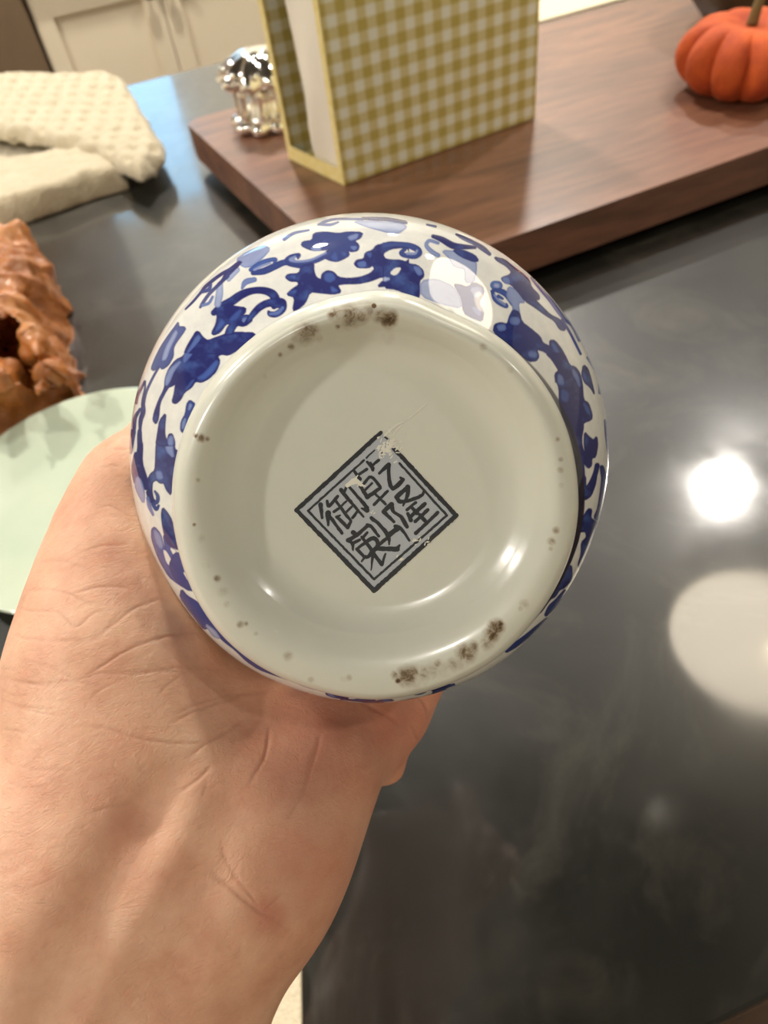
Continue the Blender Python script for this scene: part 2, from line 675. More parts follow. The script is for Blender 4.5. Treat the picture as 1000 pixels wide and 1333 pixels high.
# ================================================================== CUTTING BOARD
BT = COUNTER + 0.052
BF = 0.013
M_WALNUT = mat('walnut', srgb(120, 80, 60), 0.5, Coat_Weight=0.65, Coat_Roughness=0.24, Coat_IOR=1.6)
tcn = N(M_WALNUT, 'ShaderNodeTexCoord').outputs['Object']
mp = N(M_WALNUT, 'ShaderNodeMapping')
mp.inputs['Rotation'].default_value = (0, 0, math.radians(-4))
mp.inputs['Scale'].default_value = (1.3, 9.0, 9.0)
L(M_WALNUT, tcn, mp.inputs['Vector'])
g1 = noise(M_WALNUT, 2.2, 6, 0.6, mp.outputs[0], 1.2)
g2 = noise(M_WALNUT, 14, 5, 0.65, mp.outputs[0], 0.4)
wc = ramp(M_WALNUT, g1, [(0.3, srgb(74, 45, 33)), (0.46, srgb(102, 64, 46)), (0.58, srgb(130, 85, 61)), (0.72, srgb(84, 52, 38))])
wc2 = ramp(M_WALNUT, g2, [(0.35, srgb(84, 53, 39)), (0.65, srgb(134, 92, 68))])
L(M_WALNUT, mixc(M_WALNUT, 0.35, wc, wc2), bsdf(M_WALNUT).inputs['Base Color'])
L(M_WALNUT, bump(M_WALNUT, g2, 0.12, 0.001), bsdf(M_WALNUT).inputs['Normal'])
bp = [(x * .9613, y * .9613) for x, y in ((0.158, 0.552), (1.12, 0.612), (1.12, 1.035), (0.088, 1.005))]
bm = bmesh.new()
nb = []
for i, c in enumerate(bp):
    a, p, q = Vector(c), Vector(bp[i - 1]), Vector(bp[(i + 1) % 4])
    for tt in np.linspace(0, 1, 5):
        s = 0.014
        A, B = a + (p - a).normalized() * s, a + (q - a).normalized() * s
        nb.append(((A * (1 - tt) + a * tt) * (1 - tt) + (a * (1 - tt) + B * tt) * tt))
b0 = [bm.verts.new((x, y, COUNTER + BF)) for x, y in nb]
t0 = [bm.verts.new((x, y, BT)) for x, y in nb]
fb = bm.faces.new(b0[::-1])
ft = bm.faces.new(t0)
for i in range(len(nb)):
    bm.faces.new((b0[i], b0[(i + 1) % len(nb)], t0[(i + 1) % len(nb)], t0[i]))
bmesh.ops.bevel(bm, geom=list(ft.edges) + list(fb.edges), offset=0.0045, segments=4, affect='EDGES', profile=0.5)
board = empty('cutting_board', (0, 0, 0), 'thick walnut cutting board standing on the dark worktop under the gingham box', 'cutting board')
from_bm('slab', bm, M_WALNUT, board)
M_RUBBER = mat('black_rubber', srgb(20, 20, 20), 0.7)
for x, y in ((.19, .565), (1.03, .62), (1.03, .955), (.125, .93)):
    V, Fq = revolve([(.0005, 0), (.011, 0), (.012, .002), (.012, BF + .0005), (.0005, BF + .0005)], 24)
    meshobj('foot', V + np.array([x, y, COUNTER + .0005]), Fq, M_RUBBER, board)

# ================================================================== GINGHAM BOX
M_GING = mat('yellow_gingham_cloth', srgb(190, 175, 100), 0.8)
uvn = N(M_GING, 'ShaderNodeUVMap')
sep = N(M_GING, 'ShaderNodeSeparateXYZ')
L(M_GING, uvn.outputs[0], sep.inputs[0])
bands = []
for ax_ in (0, 1):
    v = mathn(M_GING, 'FRACT', mathn(M_GING, 'MULTIPLY', sep.outputs[ax_], 1 / 0.0185))
    v = mathn(M_GING, 'ABSOLUTE', mathn(M_GING, 'SUBTRACT', v, 0.5))
    r_ = N(M_GING, 'ShaderNodeMapRange')
    L(M_GING, v, r_.inputs['Value'])
    r_.inputs['From Min'].default_value = 0.19
    r_.inputs['From Max'].default_value = 0.31
    bands.append(r_.outputs[0])
ssum = mathn(M_GING, 'MULTIPLY', mathn(M_GING, 'ADD', bands[0], bands[1]), 0.5)
gc = ramp(M_GING, ssum, [(0.0, srgb(240, 240, 224)), (0.5, srgb(218, 206, 152)), (1.0, srgb(192, 172, 88))])
weave = noise(M_GING, 900, 2)
L(M_GING, mixc(M_GING, mathn(M_GING, 'MULTIPLY', weave, 0.25), gc, srgb(150, 135, 80)), bsdf(M_GING).inputs['Base Color'])
L(M_GING, bump(M_GING, weave, 0.3, 0.0006), bsdf(M_GING).inputs['Normal'])
M_YEDGE = mat('yellow_paper_edge', srgb(226, 206, 128), 0.7)
L(M_YEDGE, mixc(M_YEDGE, noise(M_YEDGE, 160, 2), srgb(214, 186, 84), srgb(236, 226, 176)), bsdf(M_YEDGE).inputs['Base Color'])
M_CARD = mat('white_card', srgb(228, 220, 204), 0.7)
L(M_CARD, bump(M_CARD, noise(M_CARD, 260, 4), 0.4, 0.001), bsdf(M_CARD).inputs['Normal'])

pA = on(450, 242, BT)[:2]      # front-left corner
pB = on(697, 155, BT)[:2]      # front-right
pC = on(378, 207, BT)[:2]      # back-left
ex = pB - pA
WB = np.linalg.norm(ex)
ex = ex / WB
ey = np.array([-ex[1], ex[0]])
if (pC - pA) @ ey < 0:
    ey = -ey
skew = ((pC - pA) @ ex)
DB = (pC - pA) @ ey
HB = 0.215
gb = bpy.data.objects.new('gingham_box', None)
link(gb)
mwb = Matrix.Identity(4)
for i in range(2):
    mwb[i][0] = float(ex[i])
    mwb[i][1] = float(ey[i])
    mwb[i][3] = float(pA[i])
mwb[2][3] = BT + 0.0006
gb.matrix_world = mwb
tag(gb, 'yellow and white gingham covered box standing open at its left end on the walnut board', 'box')


def hexa(name, c8, m, parent, bevel=0.0):
    bm = bmesh.new()
    v = [bm.verts.new(c) for c in c8]
    for f in ((3, 2, 1, 0), (4, 5, 6, 7), (0, 1, 5, 4), (1, 2, 6, 5), (2, 3, 7, 6), (3, 0, 4, 7)):
        bm.faces.new([v[k] for k in f])
    if bevel:
        bmesh.ops.bevel(bm, geom=bm.edges[:], offset=bevel, segments=2, affect='EDGES')
    uv = bm.loops.layers.uv.new('UVMap')
    bm.normal_update()
    for f in bm.faces:
        n = f.normal
        for lp in f.loops:
            c = lp.vert.co
            lp[uv].uv = (c.x, c.z) if abs(n.y) > .5 else ((c.y, c.z) if abs(n.x) > .5 else (c.x, c.y))
    return from_bm(name, bm, m, parent)


def sk(x, y):
    return (x + skew * (1 - x / WB) * y / DB, y)


def gpanel(name, x0, x1, y0, y1, z0, z1, m, b=0.0008):
    q = [sk(x0, y0), sk(x1, y0), sk(x1, y1), sk(x0, y1)]
    return hexa(name, [(x, y, z0) for x, y in q] + [(x, y, z1) for x, y in q], m, gb, b)


TH = 0.0045
gpanel('front_panel', 0, WB, 0, TH, 0, HB, M_GING)
gpanel('back_panel', 0, WB, DB - TH, DB, 0, HB, M_GING)
gpanel('bottom_panel', 0, WB, TH, DB - TH, 0, TH, M_GING)
gpanel('top_panel', 0, WB, TH, DB - TH, HB - TH, HB, M_GING)
gpanel('right_panel', WB - TH, WB, TH, DB - TH, TH, HB - TH, M_GING)
gpanel('edge_strip', -0.0012, 0.0, 0, TH * 1.5, 0, HB, M_YEDGE, 0)
gpanel('edge_strip', -0.0012, 0.0, DB - TH * 1.5, DB, 0, HB, M_YEDGE, 0)
gpanel('edge_strip', -0.0012, 0.0, TH * 1.5, DB - TH * 1.5, 0, TH * 3.2, M_YEDGE, 0)
# white wavy card standing in the open end
nz, ny = 40, 12
Vc, Fc = [], []
for s in (0, 1):
    for k in range(nz + 1):
        z = TH + (HB - 2 * TH) * k / nz
        back = DB * (0.50 + 0.16 * (0.5 + 0.5 * math.tanh((z - .085) / .012)) + .02 * math.sin(z * 60))
        for j in range(ny + 1):
            y = TH * 1.6 + (back - TH * 1.6) * j / ny
            x = 0.004 + 0.004 * math.sin(y * 70 + z * 30) * (j / ny) + (0.0014 if s else 0)
            Vc.append((*sk(x, y), z))
W1 = ny + 1
off = (nz + 1) * W1
for k in range(nz):
    for j in range(ny):
        a = k * W1 + j
        Fc.append((a, a + W1, a + W1 + 1, a + 1))
        Fc.append((off + a, off + a + 1, off + a + W1 + 1, off + a + W1))
    a = k * W1
    Fc.append((a, off + a, off + a + W1, a + W1))
    a += ny
    Fc.append((a, a + W1, off + a + W1, off + a))
meshobj('card_insert', Vc, Fc, M_CARD, gb)

# ================================================================== SILVER HOLDER
M_SILVER = mat('polished_silver', (0.93, 0.90, 0.85, 1), 0.07, Metallic=1.0)
sp = on(340, 170, BT)
t = empty('silver_holder', (sp[0] + .012, sp[1] + .012, BT + .0006), 'small polished silver lobed trinket holder beside the open end of the gingham box', 'holder')
lob = lambda n, a: (lambda th, k: 1 + a * np.abs(np.cos(n * th / 2)) - a * .5)
V, Fq = revolve([(.0005, .004), (.022, .004), (.030, .0), (.034, .004), (.034, .010), (.030, .014), (.024, .016), (.020, .013), (.0005, .013)], 160, lob(9, .24))
meshobj('base_ring', V, Fq, M_SILVER, t)
V, Fq = revolve([(.018, .013), (.013, .024), (.012, .032), (.016, .042), (.024, .047)], 96, lob(9, .1))
meshobj('stem', V, Fq, M_SILVER, t)
V, Fq = revolve([(.0005, .046), (.024, .046), (.034, .050), (.038, .056), (.036, .062), (.032, .066), (.026, .074), (.016, .080), (.006, .083), (.0005, .083)], 160, lob(9, .24))
meshobj('lobed_top', V, Fq, M_SILVER, t)
for k in range(9):
    a = 2 * math.pi * k / 9 + .2
    cx, cy = .027 * math.cos(a), .027 * math.sin(a)
    V, Fq = revolve([(.0005, 0), (.004, .002), (.0028, .009), (.0022, .018), (.003, .026), (.0045, .032), (.0005, .036)], 14)
    meshobj('post', V + np.array([cx, cy, .014]), Fq, M_SILVER, t)
    V, Fq = revolve([(.0002, -.0045), (.0032, -.0032), (.0045, 0), (.0032, .0032), (.0002, .0045)], 14)
    meshobj('bead', V + np.array([0.034 * math.cos(a), 0.034 * math.sin(a), .066]), Fq, M_SILVER, t)


t.scale = (1.08, 1.08, .92)

# ================================================================== PUMPKIN and the dark ornament behind
M_VELVET = mat('orange_velvet', srgb(205, 84, 28), 0.8, Sheen_Weight=0.35, Sheen_Roughness=0.35)
bsdf(M_VELVET).inputs['Sheen Tint'].default_value = srgb(255, 150, 90)
n_ = noise(M_VELVET, 30, 5)
L(M_VELVET, ramp(M_VELVET, n_, [(0.35, srgb(158, 54, 14)), (0.65, srgb(202, 88, 30))]), bsdf(M_VELVET).inputs['Base Color'])
L(M_VELVET, bump(M_VELVET, noise(M_VELVET, 700, 3), 0.5, 0.0006), bsdf(M_VELVET).inputs['Normal'])


def pumpkin(name, c, rad, hgt, ribs, m, stem_m, label, cat, rot=0.0):
    t = empty(name, c, label, cat)
    prof = []
    for k in range(33):
        a = math.pi * (k / 32)
        r = rad * math.sin(a) ** 0.72
        z = hgt / 2 - hgt / 2 * math.cos(a) * (1 - 0.30 * math.exp(-(r / (rad * .42)) ** 2))
        prof.append((max(r, .0003), z))
    lb = lambda th, k: (1 - 0.24 * math.sin(math.pi * k) ** .5 * (1 - np.abs(np.sin(ribs * (th + rot) / 2)) ** .6)) * (1 + .025 * np.sin(3 * th + 1))
    V, Fq = revolve(prof, 220, lb)
    V[:, 2] -= V[:, 2].min()
    meshobj('pumpkin_body', V, Fq, m, t)
    z0 = hgt * .80
    pts = smoothpath([(0, 0, z0), (.002, 0, z0 + .016), (.008, .002, z0 + .032), (.018, .004, z0 + .040)], 5)
    V, Fq = tube(pts, np.linspace(.0055, .0035, len(pts)), 10)
    meshobj('stem', V, Fq, stem_m, t)
    return t


pc = on(972, 64, BT + .036)
M_STEM = mat('dry_stem', srgb(110, 92, 52), 0.8)
pumpkin('pumpkin', (pc[0], pc[1], BT + .0006), 0.066, 0.072, 10, M_VELVET, M_STEM, 'small orange velvet pumpkin on the right end of the walnut board', 'pumpkin', .35)
M_DARK = mat('dark_olive_glaze', srgb(62, 50, 34), 0.35)
L(M_DARK, ramp(M_DARK, noise(M_DARK, 25, 4), [(0.4, srgb(52, 42, 30)), (0.7, srgb(92, 78, 46))]), bsdf(M_DARK).inputs['Base Color'])
M_GOLD = mat('gold_trim', (0.83, 0.55, 0.16, 1), 0.25, Metallic=1.0)
gp = (0.748, 0.835)
t = empty('dark_bowl', (gp[0], gp[1], BT + .0006), 'dark olive brown round bowl with gold trim behind the orange pumpkin', 'bowl')
V, Fq = revolve([(.0005, 0), (.04, 0), (.046, .004), (.066, .028), (.078, .06), (.08, .085), (.077, .085), (.074, .06), (.062, .032), (.04, .01), (.0005, .008)], 72)
meshobj('bowl_body', V, Fq, M_DARK, t)
V, Fq = revolve([(.0795, .083), (.082, .086), (.0795, .089), (.0765, .086), (.0795, .083)], 72)
meshobj('gold_rim', V, Fq, M_GOLD, t)

# ================================================================== PLATE
M_CELADON = mat('celadon_glaze', srgb(196, 208, 186), 0.12, Coat_Weight=0.6, Coat_Roughness=0.05)
L(M_CELADON, ramp(M_CELADON, noise(M_CELADON, 12, 4), [(0.35, srgb(190, 204, 182)), (0.7, srgb(204, 214, 192))]), bsdf(M_CELADON).inputs['Base Color'])
V, Fq = revolve([(.0005, .003), (.05, .003), (.056, .0), (.060, .0), (.063, .004), (.085, .009), (.1075, .0185), (.1092, .0200), (.1085, .0213), (.1065, .0212),
                 (.09, .0145), (.072, .0105), (.062, .0072), (.05, .0062), (.0005, .006)], 128)
o = meshobj('plate', V, Fq, M_CELADON)
o.location = (-0.0986, 0.4421, COUNTER + .0006)
tag(o, 'pale green glazed plate on the worktop behind the palm', 'plate')

# ================================================================== TOWEL
M_TERRY = mat('cream_terry', srgb(238, 226, 190), 0.95, Sheen_Weight=0.4)
L(M_TERRY, mixc(M_TERRY, noise(M_TERRY, 40, 4), srgb(190, 175, 142), srgb(211, 199, 170)), bsdf(M_TERRY).inputs['Base Color'])
L(M_TERRY, bump(M_TERRY, noise(M_TERRY, 420, 3), 1.0, 0.003), bsdf(M_TERRY).inputs['Normal'])
tw = empty('towel', (on(60, 170, COUNTER)[0], on(60, 170, COUNTER)[1], COUNTER), 'cream waffle terry towel folded loosely on the worktop at the left edge', 'towel')
tw0 = np.array(tw.location)
ZB = 0.040


def towel_part(name, pix, zref, ztop, thick, rnd, waffle, zfun=None):
    poly = np.array([on(x, y, COUNTER + zref)[:2] for x, y in pix])

    def f(P):
        d2 = poly_sdf2(P[:, :, :1, :2], poly)
        d2 = np.broadcast_to(d2, P.shape[:-1]) + .0022 * (vnoise(P, 60, 5) - .5) * 2
        zt = ztop + (zfun(P) if zfun else 0)
        zt = zt + .006 * (vnoise(P * np.array([1, 1, 0]), 14, 3) - .5) + .0028 * (vnoise(P * np.array([1, 1, 0]), 130, 4) - .5)
        if waffle:
            u = P[..., 0] * .94 + P[..., 1] * .34
            v = -P[..., 0] * .34 + P[..., 1] * .94
            zt = zt - waffle * (np.cos(u * 2 * np.pi / .030) * np.cos(v * 2 * np.pi / .044)).clip(0, 1) ** 1.5
        zt = zt - .012 * (1 - np.clip(-d2 / .014, 0, 1)) ** 2
        zc = COUNTER + zt - thick / 2
        dz = np.abs(P[..., 2] - zc) - thick / 2 + rnd
        q = d2 + rnd
        return np.minimum(np.maximum(q, dz), 0) + np.hypot(np.maximum(q, 0), np.maximum(dz, 0)) - rnd
    lo = np.array([poly[:, 0].min() - .01, poly[:, 1].min() - .01, COUNTER - .004])
    hi = np.array([poly[:, 0].max() + .01, poly[:, 1].max() + .01, COUNTER + ztop + .025])
    V, Q = surface_nets(f, lo, hi, .0028)
    V[:, 2] = np.maximum(V[:, 2], COUNTER + .0006)
    return meshobj(name, V - tw0, Q, M_TERRY, tw)


towel_part('upper_flap', [(-120, 98), (0, 95), (140, 91), (162, 102), (190, 148), (212, 183), (209, 198), (182, 224), (168, 218), (120, 194), (60, 178), (0, 168), (-120, 160)],
           .036, .040, .011, .005, .0060)
towel_part('lower_fold', [(-120, 296), (0, 284), (60, 266), (120, 244), (163, 232), (158, 216), (112, 201), (60, 209), (0, 224), (-120, 242)],
           .014, .030, .030, .013, 0.0)
towel_part('inner_layer', [(-120, 110), (0, 105), (135, 101), (160, 120), (185, 175), (150, 205), (100, 205), (0, 232), (-120, 240)],
           .004, .007, .007, .003, 0.0)

# cream cloth peeping out below the wrist
pts = [on(x, y, COUNTER)[:2] for x, y in ((394, 1262), (396, 1400), (120, 1500), (60, 1300), (150, 1180))]
M_CLOTH = mat('cream_cloth', srgb(222, 208, 176), 0.95)
L(M_CLOTH, mixc(M_CLOTH, noise(M_CLOTH, 420, 4), srgb(196, 180, 146), srgb(240, 230, 204)), bsdf(M_CLOTH).inputs['Base Color'])
L(M_CLOTH, bump(M_CLOTH, noise(M_CLOTH, 800, 3), 0.6, 0.001), bsdf(M_CLOTH).inputs['Normal'])
o = prism('napkin', [tuple(p) for p in pts], COUNTER + .0006, COUNTER + .004, M_CLOTH, None, .001)
tag(o, 'cream speckled napkin on the worktop showing below the wrist', 'napkin')

pts = [on(x, y, COUNTER)[:2] for x, y in ((560, 50), (700, 34), (842, -6), (800, -60), (560, -10))]  # added where the worktop would mirror the cream cabinets
o = prism('sheet', [tuple(p) for p in pts], COUNTER + .0006, COUNTER + .006, M_CLOTH, None, .002)
tag(o, 'cream cloth added for the pale reflection beyond the far edge of the walnut board', 'sheet')

# ================================================================== BROWN BAG
M_BAG = mat('brown_bag_film', srgb(186, 112, 56), 0.38, Coat_Weight=0.4, Coat_Roughness=0.2, Subsurface_Weight=0.15, Subsurface_Scale=0.01)
L(M_BAG, ramp(M_BAG, noise(M_BAG, 16, 5), [(0.3, srgb(138, 82, 34)), (0.5, srgb(180, 110, 48)), (0.75, srgb(212, 150, 90))]), bsdf(M_BAG).inputs['Base Color'])
L(M_BAG, bump(M_BAG, noise(M_BAG, 170, 3, 0.5, None, 2.5), 0.6, 0.003), bsdf(M_BAG).inputs['Normal'])
bpoly = np.array([on(x, y, COUNTER + .05)[:2] for x, y in ((-190, 320), (-60, 292), (0, 296), (30, 304), (56, 302), (62, 330), (60, 370), (68, 420), (92, 466), (84, 505), (64, 522), (40, 538), (0, 524), (-120, 545), (-220, 520))])
mouth = on(38, 484, COUNTER + .085)
mouth2 = on(38, 484, COUNTER + .010)
hollow = on(2, 446, COUNTER + .095)
hollow2 = on(2, 446, COUNTER + .014)


def bag_f(P):
    w = np.stack([vnoise(P, 26, 11) - .5, vnoise(P, 26, 12) - .5, vnoise(P, 26, 13) - .5], -1)
    Pw = P + w * .016
    d2 = poly_sdf2(Pw[:, :, ::1, :2], bpoly)
    z = P[..., 2] - COUNTER
    d2 = d2 + .005 + .010 * np.clip(z / .07, 0, 1) ** 2
    top = z - .075
    q, r_ = d2 + .02, top + .02
    d = np.minimum(np.maximum(q, r_), 0) + np.hypot(np.maximum(q, 0), np.maximum(r_, 0)) - .02
    d = d + .012 * (vnoise(P, 22, 21) - .5)
    m1 = np.minimum(cone_sdf(P, mouth, mouth2, .013, .012), cone_sdf(P, hollow, hollow2, .024, .020))
    pl = np.maximum(np.hypot(P[..., 0] + .0986, P[..., 1] - .4421) - .122, z - .05)
    return np.maximum(np.maximum(d, -m1), -pl)


lo = np.array([bpoly[:, 0].min() - .02, bpoly[:, 1].min() - .02, COUNTER - .004])
hi = np.array([bpoly[:, 0].max() + .02, bpoly[:, 1].max() + .02, COUNTER + .10])
V, Q = surface_nets(bag_f, lo, hi, .0020)
nvv = np.zeros_like(V)                          # crumple the film: overlapping straight folds
fn_ = np.cross(V[Q[:, 2]] - V[Q[:, 0]], V[Q[:, 3]] - V[Q[:, 1]])
for k in range(4):
    np.add.at(nvv, Q[:, k], fn_)
nvv /= np.linalg.norm(nvv, axis=1)[:, None] + 1e-12
hgt_ = np.zeros(len(V))
blo, bhi = V.min(0) - .02, V.max(0) + .02
for cell, amp in ((.050, .55), (.026, .46), (.014, .38)):
    npt = int(np.prod(bhi - blo) / cell ** 3)
    fp = RNG.uniform(blo, bhi, (npt, 3))
    st = 1 + .9 * (vnoise(fp, 30, 5) - .5)
    Vw = V + cell * .35 * np.stack([vnoise(V, .6 / cell, 61 + q) - .5 for q in range(3)], -1)
    f1 = np.full(len(V), 9.0)
    for q in range(npt):
        f1 = np.minimum(f1, np.linalg.norm((Vw - fp[q]) * np.array([1.0, 1.35, .8]), axis=1) * st[q])
    hgt_ += f1 * amp
V = V + nvv * (hgt_ - hgt_.mean())[:, None]
V[:, 2] = np.maximum(V[:, 2], COUNTER + .0006)
o = meshobj('bag', V, Q, M_BAG)
tag(o, 'crumpled shiny orange brown bag on the worktop at the left edge above the plate', 'bag')

# ================================================================== THE VASE
A_C = np.array([-0.0018, -0.0100, 0.0450])     # axis in camera terms (right, down, away)
FC = (489.0, 642.0, 0.165)                     # centre of the foot ring: pixel, pixel, depth
vo = at(*FC)
zl = R @ np.array([A_C[0], -A_C[1], -A_C[2]])
zl /= np.linalg.norm(zl)
xl = R @ np.array([1.0, 0, 0])
xl = xl - (xl @ zl) * zl
xl /= np.linalg.norm(xl)
yl = np.cross(zl, xl)
VM = np.stack([xl, yl, zl], 1)                 # local -> world rotation
vase = bpy.data.objects.new('vase', None)
link(vase)
vm4 = Matrix.Identity(4)
for i in range(3):
    for j in range(3):
        vm4[i][j] = VM[i][j]
    vm4[i][3] = vo[i]
vase.matrix_world = vm4
tag(vase, 'blue and white porcelain vase held upside down, its foot and square seal mark facing up', 'vase')


def to_local(P):
    return (np.asarray(P) - vo) @ VM


def to_world(P):
    return np.asarray(P) @ VM.T + vo


def hit_local_plane(px, py, z):
    o_ = to_local(CAM)
    d_ = ray(px, py) @ VM
    return o_ + d_ * ((z - o_[2]) / d_[2])


ZB_, BB, RB = 0.0480, 0.0580, 0.0636           # body ellipsoid
FOOT_OUT = [(500, 376), (540, 384), (575, 402), (612, 417), (650, 438), (690, 476), (720, 518), (742, 570), (751, 620), (753, 665), (747, 705), (736, 738),
            (722, 766), (709, 789), (690, 812), (660, 845), (628, 868), (590, 887), (545, 902), (505, 909), (470, 909), (430, 902), (390, 890), (340, 868), (290, 828), (256, 780),
            (234, 722), (224, 662), (226, 610), (241, 555), (270, 500), (310, 455), (360, 417), (410, 394), (460, 382)]
fo = np.array([hit_local_plane(x, y, .0055)[:2] for x, y in FOOT_OUT])
fth = np.arctan2(fo[:, 1], fo[:, 0])
fr = np.hypot(fo[:, 0], fo[:, 1])
od = np.argsort(fth)
fth, fr = fth[od], fr[od]


def foot_r(th):
    t_ = (th + np.pi) % (2 * np.pi) - np.pi
    return np.interp(t_, np.r_[fth[-1] - 2 * np.pi, fth, fth[0] + 2 * np.pi], np.r_[fr[-1], fr, fr[0]])


NTH = 1800
th = np.linspace(0, 2 * np.pi, NTH, endpoint=False)
kf = foot_r(th) / .0450
for _k in range(3):
    kf = np.mean([np.roll(kf, q) for q in range(-18, 19, 3)], axis=0)

# ---- foot with its recessed base
key = [(.0004, .0074), (.012, .0074), (.0225, .0074), (.0272, .00725), (.0296, .0067), (.0318, .0056), (.0340, .0038), (.0358, .0020), (.0375, .0007), (.0391, .0001), (.0407, .0002),
       (.0424, .0010), (.0438, .0025), (.0447, .0044), (.0449, .0058), (.0449, .0068)]
kp = smoothpath(key, 9)
rows = kp
wob = 1 + .006 * np.sin(2 * th + 1.0) + .004 * np.sin(3 * th)
Vf = []
for r_, z_ in rows:
    w = np.clip((r_ - .034) / .008, 0, 1)
    f_ = (1 - w) * wob + w * kf
    Vf.append(np.stack([r_ * f_ * np.cos(th), r_ * f_ * np.sin(th), np.full(NTH, z_)], -1))
Vf = np.concatenate(Vf)
i_ = np.arange(NTH)
Ff = np.concatenate([np.stack([k * NTH + i_, k * NTH + (i_ + 1) % NTH, (k + 1) * NTH + (i_ + 1) % NTH, (k + 1) * NTH + i_], -1) for k in range(len(rows) - 1)])
M_FOOT = mat('foot_glaze', srgb(222, 220, 202), 0.5, Coat_Weight=0.28, Coat_Roughness=0.12, Subsurface_Weight=0.05, Subsurface_Scale=0.003)
foot = meshobj('foot_ring', Vf, Ff[:, ::-1], M_FOOT, vase)
pf, _ = project(to_world(Vf))
DIRT = [(398, 434, 13, .75), (385, 441, 6, .5), (408, 428, 8, .6), (455, 411, 13, .95), (441, 410, 9, .8), (432, 411, 5, .9), (470, 412, 9, .8), (482, 404, 10, .6), (506, 416, 9, 1.1), (497, 410, 10, .8), (510, 411, 7, .9), (487, 398, 2.2, 2.5),
        (440, 425, 3, .9), (379, 451, 4, .8), (470, 398, 8, .35), (415, 440, 6, .4), (510, 372, 7, .45), (505, 440, 16, .22),
        (530, 880, 11, 1.0), (538, 874, 8, .8), (552, 876, 9, .6), (514, 879, 5, .8), (563, 872, 10, .5), (607, 850, 11, .95), (616, 842, 7, .8), (646, 816, 9, 1.1), (640, 826, 9, 1.0), (634, 838, 8, .7), (590, 865, 9, .5), (575, 870, 12, .4),
        (570, 864, 5, .7), (600, 862, 10, .45), (540, 886, 16, .35), (518, 886, 3, 1.4), (651, 812, 4, 1.3),
        (262, 570, 5, .9), (255, 567, 3, 1.1), (270, 571, 3, .8), (283, 753, 4, .9), (290, 770, 8, .35), (295, 786, 5, .35), (313, 813, 4, .9), (320, 812, 3, .7), (333, 825, 3, .5), (375, 854, 6, .5), (405, 885, 4, .5),
        (629, 452, 5, .5), (665, 482, 4, .45), (662, 480, 3, .4), (724, 690, 4, .9), (718, 705, 5, .65), (717, 714, 3, .6), (683, 786, 6, .5), (678, 792, 4, .45), (455, 882, 4, .5), (448, 884, 6, .3), (258, 625, 3, .5), (253, 683, 2, 1), (262, 700, 4, .3), (365, 462, 3, .8), (345, 490, 4, .35),
        (726, 572, 3, .7), (730, 598, 3, .7), (730, 612, 4, .6), (731, 632, 4, .4), (262, 700, 8, .25), (268, 735, 9, .25), (420, 395, 10, .3)]
dv = np.zeros(len(Vf))
for x, y, r_, s in DIRT:
    dd = np.hypot(pf[:, 0] - x, pf[:, 1] - y)
    dv = np.maximum(dv, s * np.clip(1.7 - dd / (r_ * 1.1), 0, 1.3))
setattrf(foot.data, 'dirt', dv)
tcf = N(M_FOOT, 'ShaderNodeTexCoord').outputs['Object']
nz1 = noise(M_FOOT, 420, 7, 0.7, tcf, 0.8)
nz2 = noise(M_FOOT, 1500, 4, 0.6, tcf, 0.3)
at_ = N(M_FOOT, 'ShaderNodeAttribute', attribute_name='dirt').outputs['Fac']
nn = mathn(M_FOOT, 'ADD', mathn(M_FOOT, 'MULTIPLY', nz1, 0.7), mathn(M_FOOT, 'MULTIPLY', nz2, 0.3))
dm = mathn(M_FOOT, 'MULTIPLY', at_, mathn(M_FOOT, 'SUBTRACT', nn, 0.28))
dr = N(M_FOOT, 'ShaderNodeMapRange')
dr.interpolation_type = 'SMOOTHSTEP'
L(M_FOOT, dm, dr.inputs['Value'])
dr.inputs['From Min'].default_value = 0.10
dr.inputs['From Max'].default_value = 0.42
dmask = dr.outputs[0]
hz = N(M_FOOT, 'ShaderNodeMapRange')
L(M_FOOT, mathn(M_FOOT, 'MULTIPLY', at_, nz1), hz.inputs['Value'])
hz.inputs['From Min'].default_value = 0.12
hz.inputs['From Max'].default_value = 0.6
hz.inputs['To Max'].default_value = 0.8
basec = mixc(M_FOOT, noise(M_FOOT, 60, 4, 0.5, tcf), srgb(218, 220, 206), srgb(228, 228, 214))
basec = mixc(M_FOOT, hz.outputs[0], basec, srgb(150, 126, 90))
dcol = ramp(M_FOOT, nz2, [(0.35, srgb(48, 34, 18)), (0.65, srgb(112, 86, 52))])
L(M_FOOT, mixc(M_FOOT, dmask, basec, dcol), bsdf(M_FOOT).inputs['Base Color'])
L(M_FOOT, mathn(M_FOOT, 'SUBTRACT', 0.28, mathn(M_FOOT, 'MULTIPLY', dmask, 0.28)), bsdf(M_FOOT).inputs['Coat Weight'])
L(M_FOOT, mathn(M_FOOT, 'ADD', 0.25, mathn(M_FOOT, 'MULTIPLY', dmask, 0.6)), bsdf(M_FOOT).inputs['Roughness'])
L(M_FOOT, bump(M_FOOT, noise(M_FOOT, 55, 3, 0.5, tcf), 0.25, 0.0008), bsdf(M_FOOT).inputs['Normal'])
L(M_FOOT, bump(M_FOOT, noise(M_FOOT, 40, 2, 0.5, tcf), 0.12, 0.0015), bsdf(M_FOOT).inputs['Coat Normal'])

